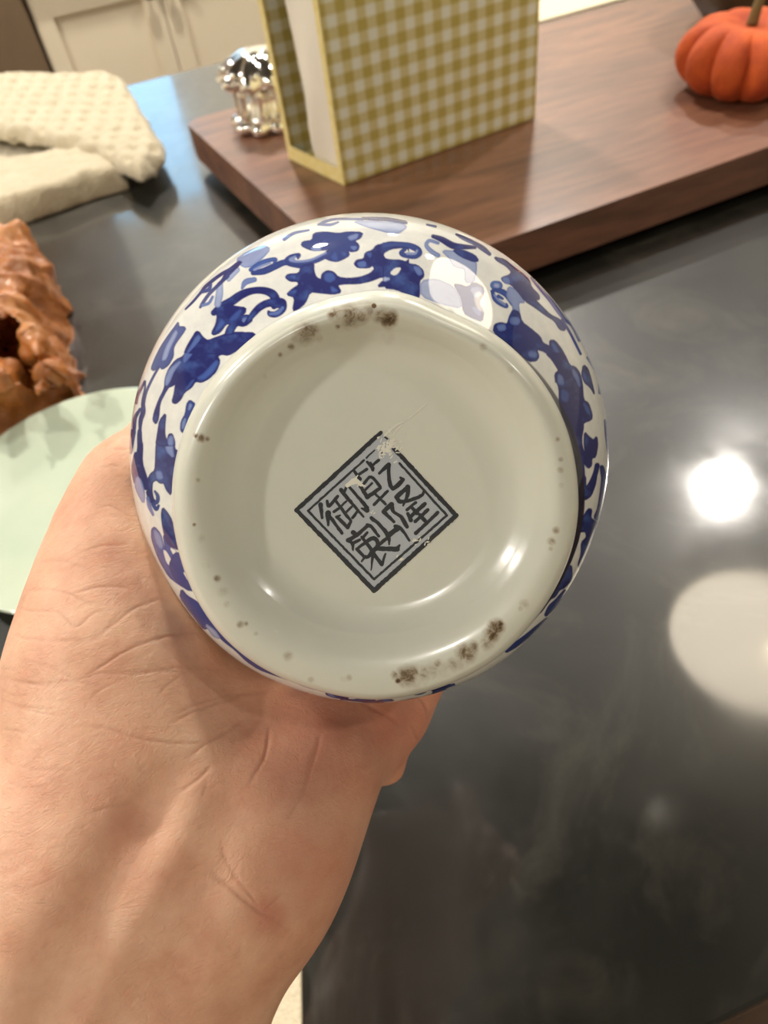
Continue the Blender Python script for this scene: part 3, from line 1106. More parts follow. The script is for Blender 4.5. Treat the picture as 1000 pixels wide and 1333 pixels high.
# ---- body profile
prof = []
for k in range(231):                            # closely spaced rows where the camera sees the body
    a = math.asin((.0066 - ZB_) / BB) + (math.radians(12) - math.asin((.0066 - ZB_) / BB)) * k / 230
    prof.append((RB * math.cos(a), ZB_ + BB * math.sin(a)))
r_s, z_s = prof[-1]
a_end = math.radians(46)
for k in range(1, 25):
    a = math.radians(12) + (a_end - math.radians(12)) * k / 24
    prof.append((RB * math.cos(a), ZB_ + BB * math.sin(a)))
rl, zl_ = prof[-1]
neck = smoothpath([(rl, zl_), (.0365, .0985), (.0265, .1065), (.0200, .1150), (.0180, .126), (.0182, .138), (.0215, .148), (.0245, .1515), (.0240, .1535), (.0205, .150), (.0160, .138), (.0155, .120), (.022, .108), (.036, .096), (.05, .075), (.056, .048), (.048, .022), (.02, .011), (.0004, .011)], 4)[1:]
prof += [tuple(p) for p in neck]
NV = len(prof)
Vb = []
for r_, z_ in prof:
    w = np.clip(1 - (z_ - .006) / .022, 0, 1)
    w = w * w * (3 - 2 * w)
    f_ = (1 - w) + w * kf
    Vb.append(np.stack([r_ * f_ * np.cos(th), r_ * f_ * np.sin(th), np.full(NTH, z_)], -1))
Vb = np.concatenate(Vb)
Fb = np.concatenate([np.stack([k * NTH + i_, k * NTH + (i_ + 1) % NTH, (k + 1) * NTH + (i_ + 1) % NTH, (k + 1) * NTH + i_], -1) for k in range(NV - 1)])
M_BODY = mat('painted_porcelain', srgb(230, 230, 222), 0.6, Coat_Weight=1.0, Coat_Roughness=0.015, Coat_IOR=1.48)
bsdf(M_BODY).inputs['Specular IOR Level'].default_value = 0.1
body = meshobj('vase_body', Vb, Fb[:, ::-1], M_BODY, vase)

# brushwork and a painted pendant reflection: (crop x0, y0, scale) + shapes. 'P' polygon, 'S' stroke with radii. tone 1 dark .. 0 pale wash, -1 bare white
ART = [
    ((160, 560, 6.664), [
        ('P', .8, [(70, 0), (110, 0), (95, 80), (75, 200), (62, 200), (60, 100)]),
        ('P', 1, [(130, 0), (158, 0), (160, 90), (172, 130), (165, 280), (210, 420), (235, 520), (180, 510), (130, 400), (105, 480), (75, 340), (100, 200), (130, 190)]),
        ('P', 1, [(310, 0), (352, 0), (365, 70), (385, 90), (400, 35), (425, 35), (445, 100), (450, 165), (475, 180), (450, 260), (435, 420), (420, 565), (380, 520), (355, 455), (325, 460), (290, 430), (255, 450), (250, 520), (262, 600), (235, 600), (215, 500), (215, 430), (240, 380), (280, 350), (285, 250), (290, 120)]),
        ('P', .3, [(370, 100), (400, 60), (425, 70), (430, 170), (440, 240), (380, 180)]),
        ('P', .35, [(290, 360), (330, 360), (345, 420), (300, 420)]),
        ('S', 1, [(225, 540, 22), (245, 600, 24), (270, 625, 20)]),
        ('S', .7, [(270, 640, 12), (300, 620, 14), (302, 570, 14), (278, 530, 7)]),
        ('S', .4, [(215, 590, 12), (230, 660, 15), (262, 735, 8)]),
        ('S', .7, [(262, 645, 14), (290, 685, 14), (310, 655, 9)]),
        ('P', .25, [(120, 400), (160, 440), (190, 560), (180, 640), (130, 550), (105, 480)]),
        ('P', .6, [(385, 980), (420, 1010), (490, 1090), (550, 1200), (620, 1330), (590, 1400), (480, 1333), (400, 1270), (330, 1150), (290, 1060), (250, 940), (250, 860), (275, 840), (325, 900), (355, 1010), (375, 1060), (350, 900)]),
        ('P', -1, [(350, 1040), (375, 1050), (430, 1150), (420, 1180), (380, 1150)]),
        ('P', .25, [(270, 860), (320, 910), (345, 1000), (330, 1030), (285, 960)]),
        ('P', 1, [(345, 670), (385, 715), (425, 780), (445, 900), (490, 1040), (420, 1010), (385, 980), (350, 860), (335, 740)]),
        ('P', -1, [(410, 1020), (450, 1040), (475, 1085), (440, 1080)]),
    ]),
    ((160, 400, 6.25), [
        ('P', 1, [(610, 195), (640, 240), (690, 280), (760, 250), (830, 220), (880, 205), (1000, 205), (1020, 260), (930, 350), (860, 390), (800, 380), (770, 400), (790, 440), (760, 520), (700, 580), (640, 610), (590, 600), (560, 650), (500, 690), (470, 750), (430, 785), (400, 770), (420, 700), (430, 620), (400, 640), (370, 650), (340, 700), (300, 780), (290, 900), (270, 950), (245, 920), (255, 860), (290, 760), (340, 660), (345, 580), (375, 500), (430, 430), (495, 400), (520, 330), (560, 260), (590, 205)]),
        ('P', .45, [(600, 225), (625, 260), (560, 380), (500, 450), (495, 410), (530, 330)]),
        ('P', .3, [(480, 430), (410, 520), (380, 600), (350, 640), (350, 580), (385, 500)]),
        ('P', .5, [(760, 430), (780, 450), (740, 520), (660, 590), (600, 580), (660, 540)]),
        ('P', .5, [(560, 600), (580, 590), (540, 650), (510, 670)]),
        ('P', 1, [(300, 920), (350, 860), (340, 960), (340, 1040), (360, 1100), (380, 1040), (400, 1030), (420, 1090), (420, 1125), (270, 1125), (285, 1020)]),
        ('P', .35, [(370, 1080), (390, 1045), (405, 1060), (405, 1120), (375, 1120)]),
        ('P', .8, [(545, 755), (590, 790), (555, 870), (520, 940), (495, 1025), (470, 1000), (475, 930), (510, 870), (520, 790)]),
        ('P', .3, [(545, 785), (560, 800), (535, 840)]), ('P', .3, [(510, 900), (500, 960), (485, 990), (485, 940)]),
        ('P', .75, [(450, 120), (455, 160), (500, 160), (510, 180), (430, 290), (410, 330), (410, 400), (370, 470), (320, 505), (300, 480), (250, 515), (230, 500), (260, 420), (310, 320), (370, 230), (430, 150)]),
        ('P', .2, [(430, 190), (440, 210), (380, 330), (350, 420), (320, 430), (350, 330)]),
        ('S', .8, [(290, 490, 8), (240, 580, 8), (190, 690, 9), (165, 790, 12)]),
        ('S', .8, [(178, 605, 9), (150, 660, 8), (120, 720, 10), (110, 780, 8)]),
        ('S', 1, [(180, 610, 6), (180, 660, 6), (165, 760, 12), (165, 850, 18), (145, 920, 16), (140, 1010, 10), (145, 1125, 12)]),
        ('S', .9, [(140, 830, 10), (100, 900, 14), (90, 1000, 12), (65, 1060, 8), (60, 1125, 10)]),
    ]),
    ((240, 300, 6.25), [
        ('P', .25, [(420, 240), (500, 180), (640, 120), (700, 150), (640, 220), (560, 290), (480, 300)]),
        ('S', 1, [(240, 670, 22), (300, 620, 30), (380, 580, 34), (470, 520, 32), (560, 490, 26), (650, 490, 28), (720, 520, 34), (745, 580, 34), (730, 620, 20)]),
        ('P', 1, [(240, 640), (330, 600), (420, 620), (500, 630), (495, 670), (460, 690), (530, 690), (555, 730), (520, 760), (480, 780), (430, 770), (400, 820), (385, 850), (330, 850), (350, 790), (380, 760), (340, 760), (290, 830), (240, 850), (222, 835), (260, 760), (270, 690)]),
        ('P', .5, [(300, 720), (330, 750), (290, 800), (250, 820)]), ('P', .6, [(370, 720), (440, 650), (470, 650), (430, 720), (380, 740)]),
        ('S', .35, [(490, 730, 18), (512, 728, 16)]),
        ('S', 1, [(500, 760, 14), (560, 680, 24), (620, 620, 28), (690, 590, 30), (760, 590, 40), (800, 590, 30), (800, 640, 26), (750, 680, 24), (700, 680, 20), (685, 660, 8)]),
        ('S', .4, [(700, 680, 9), (760, 670, 12), (800, 630, 10)]),
        ('P', 1, [(115, 820), (150, 870), (190, 900), (260, 870), (400, 840), (550, 830), (580, 850), (400, 1000), (0, 1000), (20, 950), (60, 880)]),
        ('P', .45, [(110, 850), (130, 880), (60, 960), (20, 1000)]),
        ('S', .8, [(560, 345, 18), (650, 330, 26), (740, 290, 26), (820, 260, 22), (880, 280, 16), (960, 290, 18), (1000, 280, 16)]),
        ('S', .5, [(540, 320, 14), (600, 280, 18), (660, 250, 16), (740, 235, 14), (730, 265, 8)]),
        ('S', .6, [(820, 250, 14), (870, 215, 14), (930, 200, 14), (925, 225, 8)]),
        ('S', .15, [(570, 320, 7), (640, 285, 8), (700, 265, 5)]), ('S', .15, [(850, 250, 8), (890, 250, 8), (890, 225, 8)]),
        ('S', .1, [(290, 440, 22), (285, 520, 28), (270, 600, 24)]), ('S', .12, [(430, 320, 20), (360, 400, 14)]),
        ('P', 1, [(440, 250), (470, 260), (300, 420), (330, 350)]),
        ('S', 1, [(430, 280, 16), (370, 320, 14), (310, 350, 12), (240, 400, 12), (170, 460, 12), (130, 510, 8)]),
        ('S', .9, [(130, 510, 8), (70, 580, 8), (10, 640, 5)]), ('S', .7, [(215, 440, 10), (200, 480, 14), (150, 500, 10)]),
        ('S', .9, [(350, 370, 16), (270, 450, 12), (200, 520, 12), (150, 590, 12), (130, 625, 8)]), ('S', .4, [(150, 610, 10), (200, 590, 10), (230, 540, 8)]),
        ('S', .35, [(470, 470, 8), (500, 420, 22), (570, 400, 18)]),
    ]),
    ((370, 270, 6.25), [
        ('P', .08, [(560, 110), (780, 120), (960, 130), (1000, 160), (930, 210), (850, 205), (760, 180), (650, 150)]),
        ('P', .85, [(240, 210), (330, 200), (440, 215), (520, 200), (640, 205), (620, 250), (570, 270), (610, 310), (600, 350), (550, 360), (520, 350), (530, 390), (480, 420), (430, 440), (370, 430), (330, 410), (340, 360), (380, 340), (250, 350), (200, 340), (140, 310), (150, 280), (230, 270)]),
        ('P', .3, [(520, 240), (600, 215), (590, 250), (540, 265)]), ('P', .4, [(540, 320), (590, 320), (570, 345)]), ('P', .6, [(380, 400), (420, 360), (440, 430), (400, 430)]), ('P', .6, [(460, 360), (510, 370), (490, 405)]),
        ('P', .3, [(220, 330), (300, 320), (290, 345), (240, 350)]),
        ('S', .8, [(120, 385, 10), (60, 400, 16), (25, 430, 18), (70, 455, 18), (160, 455, 20), (260, 430, 20), (350, 385, 18), (380, 350, 14)]),
        ('S', .2, [(90, 400, 6), (50, 425, 10), (110, 440, 7), (220, 425, 7), (340, 370, 5)]),
        ('P', 1, [(140, 480), (240, 450), (240, 520), (260, 570), (300, 590), (310, 540), (350, 515), (400, 525), (440, 570), (520, 580), (620, 570), (700, 540), (740, 500), (720, 470), (690, 490), (600, 490), (570, 460), (590, 430), (650, 420), (660, 370), (720, 350), (750, 310), (800, 300), (860, 280), (960, 290), (1010, 310), (1010, 450), (1010, 690), (900, 660), (830, 640), (760, 645), (800, 600), (880, 580), (800, 560), (700, 600), (600, 620), (500, 620), (430, 630), (465, 690), (400, 705), (300, 695), (210, 685), (170, 780), (110, 830), (70, 840), (90, 730), (20, 710), (60, 670), (120, 630), (110, 600), (50, 600), (10, 570), (30, 545), (120, 540)]),
        ('P', -1, [(870, 530), (930, 490), (965, 495), (920, 545)]), ('P', -1, [(810, 380), (870, 345), (960, 335), (1010, 345), (1010, 435), (900, 425), (830, 415)]),
        ('P', .55, [(330, 540), (390, 530), (420, 580), (370, 610), (330, 590)]), ('P', .5, [(380, 640), (440, 680), (390, 690)]), ('P', .45, [(600, 450), (660, 440), (660, 480), (610, 480)]), ('P', .5, [(670, 370), (710, 370), (700, 410)]),
        ('P', .55, [(40, 690), (100, 670), (90, 700)]), ('P', .5, [(40, 560), (90, 550), (90, 585)]),
        ('S', .5, [(280, 140, 8), (350, 110, 10), (430, 95, 8), (560, 95, 8), (640, 95, 8)]), ('S', .5, [(300, 140, 8), (380, 140, 10), (440, 120, 6)]),
        ('S', .9, [(640, 90, 10), (760, 95, 14), (860, 100, 12), (980, 120, 10)]), ('S', .5, [(0, 260, 12), (80, 210, 10), (200, 185, 6)]),
    ]),
    ((500, 270, 6.25), [
        ('S', .75, [(0, 310, 22), (100, 300, 18), (200, 310, 22), (270, 340, 24), (290, 375, 18), (250, 400, 18), (170, 390, 18), (140, 370, 16), (170, 340, 14)]),
        ('S', .15, [(190, 375, 8), (250, 375, 8), (270, 350, 6)]),
        ('P', 1, [(-10, 420), (60, 430), (140, 430), (200, 460), (270, 470), (315, 510), (325, 560), (285, 600), (290, 700), (280, 740), (200, 710), (100, 665), (0, 655)]),
        ('P', -1, [(50, 535), (90, 495), (140, 490), (110, 540), (80, 552)]), ('P', .4, [(240, 480), (290, 490), (310, 540), (280, 550)]), ('P', .0, [(0, 570), (50, 580), (0, 600)]),
        ('P', .12, [(470, 350), (600, 360), (700, 430), (750, 440), (750, 520), (730, 610), (660, 610), (660, 500), (600, 490), (560, 470), (530, 410)]),
        ('S', 1, [(400, 235, 14), (470, 260, 22), (560, 310, 26), (640, 320, 20), (740, 325, 12)]),
        ('P', .9, [(560, 345), (650, 350), (740, 390), (770, 435), (730, 440), (650, 410), (600, 380)]),
        ('S', .25, [(440, 290, 10), (370, 270, 12), (345, 310, 14), (390, 360, 16), (440, 390, 16)]),
        ('P', .75, [(570, 625), (620, 630), (680, 650), (730, 610), (800, 640), (815, 690), (770, 780), (810, 840), (800, 930), (720, 900), (650, 860), (630, 730), (600, 680)]),
        ('P', .3, [(700, 660), (780, 650), (795, 700), (750, 740)]), ('P', .4, [(720, 810), (780, 830), (780, 880), (740, 850)]),
        ('S', .9, [(590, 220, 8), (650, 250, 16), (740, 290, 18), (800, 330, 20), (860, 380, 12)]), ('S', .9, [(910, 410, 8), (960, 440, 16), (1000, 460, 16)]),
        ('S', .5, [(350, 140, 6), (420, 155, 8)]), ('S', .9, [(0, 95, 12), (100, 110, 12), (180, 125, 10)]),
        ('P', .1, [(300, 600), (420, 580), (560, 640), (620, 740), (630, 820), (480, 790), (300, 720)]),  # reflection of the pendant bowl, painted as a pale patch
    ]),
    ((620, 320, 6.25), [
        ('S', .45, [(150, 320, 34), (175, 325, 38)]), ('S', .1, [(160, 322, 16), (172, 325, 18)]),
        ('S', .6, [(130, 370, 12), (160, 440, 18), (240, 490, 16), (245, 475, 8)]), ('S', .15, [(150, 400, 6), (185, 445, 7), (235, 480, 5)]),
        ('S', .6, [(140, 360, 10), (200, 370, 20), (250, 400, 22), (300, 470, 20)]), ('S', .5, [(180, 410, 12), (215, 430, 8)]),
        ('P', .25, [(260, 330), (330, 360), (400, 460), (340, 460), (355, 570), (300, 560), (300, 480), (250, 420)]),
        ('P', 1, [(150, 95), (230, 110), (300, 170), (380, 230), (430, 280), (450, 340), (510, 400), (515, 435), (480, 440), (540, 500), (600, 560), (680, 600), (730, 650), (720, 690), (680, 680), (640, 610), (560, 560), (480, 500), (400, 450), (340, 370), (280, 310), (220, 290), (205, 260), (270, 240), (290, 210), (240, 160), (170, 120)]),
        ('P', .4, [(215, 260), (260, 260), (270, 310), (230, 300)]),
        ('P', .95, [(300, 520), (350, 540), (370, 620), (450, 680), (520, 740), (540, 790), (600, 820), (600, 770), (640, 770), (700, 850), (740, 930), (760, 1000), (820, 990), (860, 1125), (650, 1125), (640, 1040), (680, 1020), (620, 920), (560, 860), (490, 840), (510, 900), (490, 935), (430, 940), (360, 880), (240, 780), (140, 700), (150, 640), (200, 625), (255, 640), (270, 580)]),
        ('S', .4, [(305, 610, 30), (325, 612, 30)]), ('P', .4, [(170, 650), (230, 640), (240, 680), (190, 690)]), ('S', .4, [(450, 880, 24), (470, 885, 24)]), ('P', .5, [(610, 790), (640, 800), (680, 880), (640, 860)]),
        ('S', .4, [(450, 260, 6), (520, 350, 10), (600, 440, 14), (660, 520, 16), (720, 600, 12), (780, 650, 10), (840, 770, 10)]), ('S', .5, [(700, 600, 8), (770, 720, 8), (850, 880, 8)]),
        ('P', 1, [(870, 970), (910, 1000), (940, 1125), (890, 1125), (865, 1050)]),
    ]),
    ((700, 460, 7.41), [
        ('P', 1, [(80, 0), (250, 0), (310, 120), (360, 130), (410, 200), (430, 290), (440, 450), (490, 480), (525, 590), (520, 640), (440, 670), (440, 720), (420, 830), (440, 960), (390, 960), (320, 760), (240, 600), (210, 470), (210, 340), (175, 240), (185, 180), (210, 170), (140, 60)]),
        ('P', .4, [(200, 200), (240, 230), (250, 300), (200, 290)]), ('P', .4, [(340, 150), (390, 220), (410, 330), (380, 260), (345, 200)]), ('P', .5, [(440, 470), (490, 520), (510, 600), (470, 560)]), ('P', .6, [(230, 340), (300, 380), (290, 470), (230, 450)]),
        ('P', 1, [(450, 110), (480, 160), (510, 230), (550, 400), (520, 340), (450, 270), (425, 200)]), ('P', .5, [(440, 180), (470, 220), (480, 280), (445, 240)]),
        ('P', 1, [(455, 760), (490, 800), (540, 840), (570, 800), (580, 880), (560, 1000), (520, 1010), (520, 1080), (490, 1110), (450, 1060), (400, 1050), (380, 900), (420, 900), (460, 960), (450, 860)]),
        ('S', 1, [(575, 1080, 22), (560, 1150, 22), (530, 1230, 24), (490, 1300, 26), (450, 1320, 20)]), ('S', .9, [(430, 1000, 14), (440, 1150, 14), (445, 1333, 18)]),
        ('S', .9, [(620, 1100, 20), (640, 1200, 26), (650, 1333, 26)]), ('S', .7, [(655, 650, 12), (665, 760, 16), (680, 880, 18), (690, 1000, 10)]), ('S', .5, [(600, 260, 10), (600, 380, 12)]), ('S', .4, [(480, 40, 8), (560, 160, 14), (600, 260, 10)]),
    ]),
    ((640, 620, 5.553), [
        ('P', 1, [(650, 0), (680, 0), (680, 70), (700, 100), (730, 60), (745, 0), (760, 0), (750, 60), (720, 140), (680, 170), (660, 160)]),
        ('P', 1, [(700, 235), (725, 240), (715, 300), (740, 320), (770, 330), (720, 400), (730, 470), (690, 560), (640, 670), (625, 640), (650, 560), (650, 480), (690, 440), (680, 400), (640, 400), (600, 420), (620, 340), (660, 300)]),
        ('P', .95, [(800, 0), (850, 0), (830, 130), (790, 200), (770, 320), (740, 300), (770, 230), (790, 100)]), ('S', .8, [(755, 380, 12), (720, 460, 12)]),
        ('P', .8, [(600, 450), (630, 450), (600, 530), (560, 530)]),
        ('P', 1, [(560, 645), (580, 650), (580, 720), (570, 760), (520, 810), (490, 820), (460, 870), (420, 890), (360, 980), (340, 990), (430, 850), (450, 760), (490, 750), (530, 700)]),
        ('S', .85, [(530, 830, 12), (480, 900, 20), (430, 950, 22), (395, 1000, 12)]), ('S', -1, [(463, 725, 15), (472, 722, 15)]),
        ('S', .8, [(400, 1030, 8), (330, 1090, 12), (250, 1160, 16), (170, 1220, 18), (110, 1260, 14)]),
    ]),
    ((220, 720, 5.556), [
        ('P', .8, [(0, 90), (40, 0), (80, 0), (110, 90), (150, 180), (190, 270), (150, 270), (90, 230), (40, 180)]), ('P', -1, [(100, 130), (150, 180), (140, 200)]),
        ('P', .75, [(90, 260), (130, 310), (200, 350), (260, 410), (290, 490), (370, 530), (420, 580), (460, 640), (520, 700), (600, 760), (700, 830), (800, 880), (880, 920), (760, 880), (650, 840), (560, 780), (480, 700), (400, 640), (350, 590), (300, 540), (250, 550), (190, 470), (150, 420), (80, 320)]),
        ('P', .05, [(260, 510), (330, 560), (370, 620), (320, 600)]),
    ]),
]
DARK = np.array(srgb(18, 26, 104)[:3])
MID = np.array(srgb(62, 92, 166)[:3])
PALE = np.array(srgb(176, 188, 216)[:3])
WHITE = np.array(srgb(234, 234, 226)[:3])


def paint(Q, shapes_sets):
    """colour of every 2D point Q under the brushwork"""
    col = np.tile(WHITE, (len(Q), 1))
    order = np.argsort(Q[:, 0])
    xs = Q[order, 0]
    for (cx, cy, s), shapes in shapes_sets:
        for kind, tone, pts in shapes:
            p = np.array([(cx + q[0] / s, cy + q[1] / s) for q in pts])
            rad = np.array([q[2] / s for q in pts]) if kind == 'S' else None
            mg = 3 + (rad.max() if rad is not None else 0)
            i0, i1 = np.searchsorted(xs, [p[:, 0].min() - mg, p[:, 0].max() + mg])
            cand = order[i0:i1]
            cand = cand[(Q[cand, 1] > p[:, 1].min() - mg) & (Q[cand, 1] < p[:, 1].max() + mg)]
            if not len(cand):
                continue
            q = Q[cand]
            if kind == 'P':
                cl = np.vstack([p, p[:1]])
                # round the corners a little (Chaikin)
                nx = np.roll(p, -1, axis=0)
                pp = np.empty((2 * len(p), 2))
                pp[0::2] = .8 * p + .2 * nx
                pp[1::2] = .2 * p + .8 * nx
                d = poly_sdf2(q, pp)
            else:
                sp_ = smoothpath(np.c_[p, rad], 5)
                d = np.full(len(q), 1e9)
                for a, b in zip(sp_[:-1], sp_[1:]):
                    ab = b[:2] - a[:2]
                    t_ = np.clip(((q - a[:2]) @ ab) / (ab @ ab + 1e-9), 0, 1)
                    d = np.minimum(d, np.linalg.norm(q - a[:2] - t_[:, None] * ab, axis=1) - (a[2] + (b[2] - a[2]) * t_))
            d = d - (1.1 if kind == 'P' and tone >= 0 else .45)
            al = np.clip(.5 - d / 1.3, 0, 1)
            if tone < 0:
                c = np.tile(WHITE, (len(q), 1))
            else:
                core = DARK * max(0, tone * 2 - 1) + MID * (1 - abs(tone * 2 - 1)) + PALE * max(0, 1 - tone * 2)
                edge = core * .55 + DARK * .45 if tone >= .5 else core * .6 + MID * .4
                w = np.clip(1 - (-d - .8) / 1.8, 0, 1)[:, None]
                if tone > .85:      # dark strokes pale towards their lobes
                    lt = (vnoise(np.c_[q, np.zeros(len(q))], .08, 31, 3)[:, None] - .45).clip(0, 1) * 2.2
                    c0 = core * (1 - lt) + MID * .8 * lt
                else:
                    c0 = np.tile(core, (len(q), 1))
                c = c0 * (1 - w) + edge * w
            col[cand] = col[cand] * (1 - al[:, None]) + c * al[:, None]
    return col


Wb = to_world(Vb)
pb, dep = project(Wb)
nrow = 231
# where a band of the body is out of the camera's sight, carry the motif of the opposite side there
TH2 = np.tile(th, NV)
zrow = Vb[:, 2]
rowi = np.repeat(np.arange(NV), NTH)
nloc = np.stack([np.cos(TH2) * BB, np.sin(TH2) * BB, (zrow - ZB_) / BB * RB], -1)
nloc /= np.linalg.norm(nloc, axis=1)[:, None]
camd = (CAM - Wb) @ VM
facing = np.sum(nloc * camd, 1) > 0
hidden = (~facing) | (rowi >= nrow)
srcth = np.where(np.sin(TH2) > .55, TH2 + np.pi, TH2)
mz = np.where(hidden, .012 + np.abs((zrow - .046) % .060 - .030) / .030 * .032, zrow)
bot = (np.sin(TH2) > .93)
Qp = pb.copy()
alt = hidden | bot
ra = RB * np.sqrt(np.clip(1 - ((mz - ZB_) / BB) ** 2, .01, 1))
th2 = np.where(hidden, srcth + .35, srcth)
alt_w = to_world(np.stack([ra * np.cos(th2), ra * np.sin(th2), mz], -1))
pa, _ = project(alt_w)
Qp[alt] = pa[alt]
colr = paint(Qp, ART)
inner = rowi > NV - 38
colr[inner] = WHITE
# the dark line drawn round the foot: fine at the top, broad on the right, shading there painted in
rr_ = foot_r(TH2)
edge_d = (zrow - .0068)
lw = .0004 + .0026 * np.clip(np.cos(TH2 - .12), 0, 1) ** 4
ln = np.clip((lw - edge_d) / .0003, 0, 1)[:, None] * np.clip(.55 + .6 * np.cos(TH2 - .6), .25, 1)[:, None]
ln[hidden] = 0
colr = colr * (1 - ln) + np.array(srgb(22, 24, 48)[:3]) * ln
setattrc(body.data, 'paint', colr)
pa_ = N(M_BODY, 'ShaderNodeAttribute', attribute_name='paint').outputs['Color']
tcb = N(M_BODY, 'ShaderNodeTexCoord').outputs['Object']
wash = noise(M_BODY, 260, 4, 0.6, tcb)
mul = ramp(M_BODY, wash, [(0.3, (0.86, 0.86, 0.9, 1)), (0.7, (1, 1, 1, 1))])
L(M_BODY, mixc(M_BODY, 1.0, pa_, mul, 'MULTIPLY'), bsdf(M_BODY).inputs['Base Color'])
bn = bump(M_BODY, noise(M_BODY, 45, 2, 0.4, tcb), 0.2, 0.0012)
L(M_BODY, bn, bsdf(M_BODY).inputs['Coat Normal'])

# ---- seal mark
BZ = .00735
M_INK = mat('seal_ink', srgb(24, 32, 44), 0.3, Coat_Weight=0.7, Coat_Roughness=0.08)
M_SEALG = mat('seal_ground', srgb(186, 193, 200), 0.3, Coat_Weight=0.7, Coat_Roughness=0.08)
M_CHIP = mat('glaze_crackle', srgb(240, 238, 224), 0.35)
SEAL = [
    ((0, 0, 1), [[(386, 664, 2.3), (496, 563, 2.3)], [(513, 584, 2.3), (594, 671, 2.5)], [(594, 671, 2.5), (487, 769, 2.6)], [(487, 769, 2.6), (386, 664, 2.3)],
                 [(401, 665, 1.2), (474, 599, 1.2)], [(520, 603, 1.2), (582, 671, 1.3)], [(582, 671, 1.3), (487, 754, 1.3)], [(487, 754, 1.3), (401, 665, 1.3)],
                 [(477, 596, .9), (488, 586, .7)], [(502, 577, 1.0), (508, 580, .8)], [(497, 590, .8), (503, 587, .6)], [(505, 572, 1), (500, 568, .8)]]),
    ((400, 620, 8.333), [
        [(145, 310, 22), (160, 450, 12)], [(225, 400, 26), (228, 530, 10)], [(240, 430, 16), (375, 615, 14)], [(215, 270, 14), (240, 320, 16), (330, 215, 14)],
        [(300, 250, 12), (400, 390, 14), (470, 480, 12)], [(350, 340, 10), (425, 270, 10)], [(290, 385, 12), (340, 350, 12)], [(420, 395, 10), (480, 330, 12)],
        [(365, 150, 20), (610, 440, 10)], [(490, 450, 14), (555, 370, 12)], [(400, 180, 14), (430, 100, 12)], [(455, 115, 12), (650, 340, 18)],
        [(650, 370, 22), (590, 345, 8)], [(320, 440, 14), (440, 555, 18)], [(325, 440, 12), (355, 425, 8)], [(440, 555, 18), (475, 490, 12)],
        [(500, 610, 22), (540, 640, 20)], [(440, 695, 20), (540, 640, 16)], [(440, 695, 14), (490, 730, 16), (495, 800, 8)], [(490, 730, 14), (570, 690, 14)],
        [(540, 640, 18), (650, 540, 16)], [(650, 530, 16), (700, 550, 16), (775, 650, 12)], [(695, 450, 18), (790, 530, 16), (880, 650, 20), (890, 740, 8)],
        [(880, 650, 18), (1000, 560, 20)], [(780, 740, 16), (880, 660, 16)], [(590, 660, 14), (640, 720, 14), (700, 800, 20)], [(650, 610, 12), (600, 670, 14)],
        [(540, 790, 14), (640, 880, 16), (720, 800, 20)], [(540, 790, 12), (600, 740, 14)], [(600, 740, 14), (720, 670, 18), (770, 740, 20), (720, 810, 22)],
        [(630, 870, 14), (590, 925, 8)], [(715, 840, 14), (692, 1020, 5)], [(720, 840, 18), (810, 955, 18)], [(810, 960, 14), (850, 840, 9)], [(740, 785, 20), (975, 790, 22)], [(975, 790, 20), (1000, 750, 10)]]),
    ((380, 550, 8.333), [
        [(680, 535, 14), (740, 615, 18)], [(735, 560, 12), (810, 505, 14)], [(780, 665, 14), (860, 590, 14), (960, 700, 16)], [(740, 690, 16), (820, 810, 20)],
        [(820, 810, 18), (960, 710, 16)], [(780, 745, 11), (870, 660, 11)], [(820, 430, 14), (880, 500, 16)], [(870, 470, 11), (940, 410, 12)], [(890, 890, 12), (1000, 780, 11)], [(900, 770, 11), (1015, 885, 13)],
        [(1240, 120, 0.1), (1241, 121, 0.1)]]),
    ((480, 550, 8.333), [
        [(20, 440, 14), (45, 515, 14)], [(30, 470, 11), (110, 410, 12)], [(60, 890, 13), (205, 745, 14)], [(115, 550, 13), (220, 455, 20)], [(220, 455, 18), (222, 620, 16), (265, 715, 20), (375, 620, 18)], [(375, 620, 16), (345, 597, 10)],
        [(425, 700, 24), (420, 790, 18), (372, 900, 8)], [(425, 700, 18), (300, 810, 22)], [(300, 810, 20), (350, 860, 18), (490, 830, 16), (580, 785, 14), (600, 740, 9)]]),
    ((470, 640, 7.692), [
        [(550, 110, 12), (460, 180, 14)], [(500, 150, 13), (560, 210, 20)], [(470, 220, 14), (500, 285, 18)], [(500, 250, 14), (640, 120, 18)], [(545, 300, 14), (670, 180, 16)], [(590, 235, 14), (640, 290, 18)], [(770, 210, 14), (550, 415, 16)],
        [(225, 200, 18), (330, 300, 13)], [(225, 200, 16), (300, 130, 20)], [(305, 130, 22), (325, 200, 14), (400, 250, 16), (460, 350, 17)], [(340, 345, 15), (400, 370, 13), (485, 490, 11)], [(270, 440, 20), (370, 360, 16)]]),
]


def capsule_poly(a, ra, b, rb, n=7):
    d = b - a
    ang = math.atan2(d[1], d[0])
    out = []
    for k in range(n):
        t_ = ang + math.pi / 2 + math.pi * k / (n - 1)
        out.append((a[0] + ra * math.cos(t_), a[1] + ra * math.sin(t_)))
    for k in range(n):
        t_ = ang - math.pi / 2 + math.pi * k / (n - 1)
        out.append((b[0] + rb * math.cos(t_), b[1] + rb * math.sin(t_)))
    return out


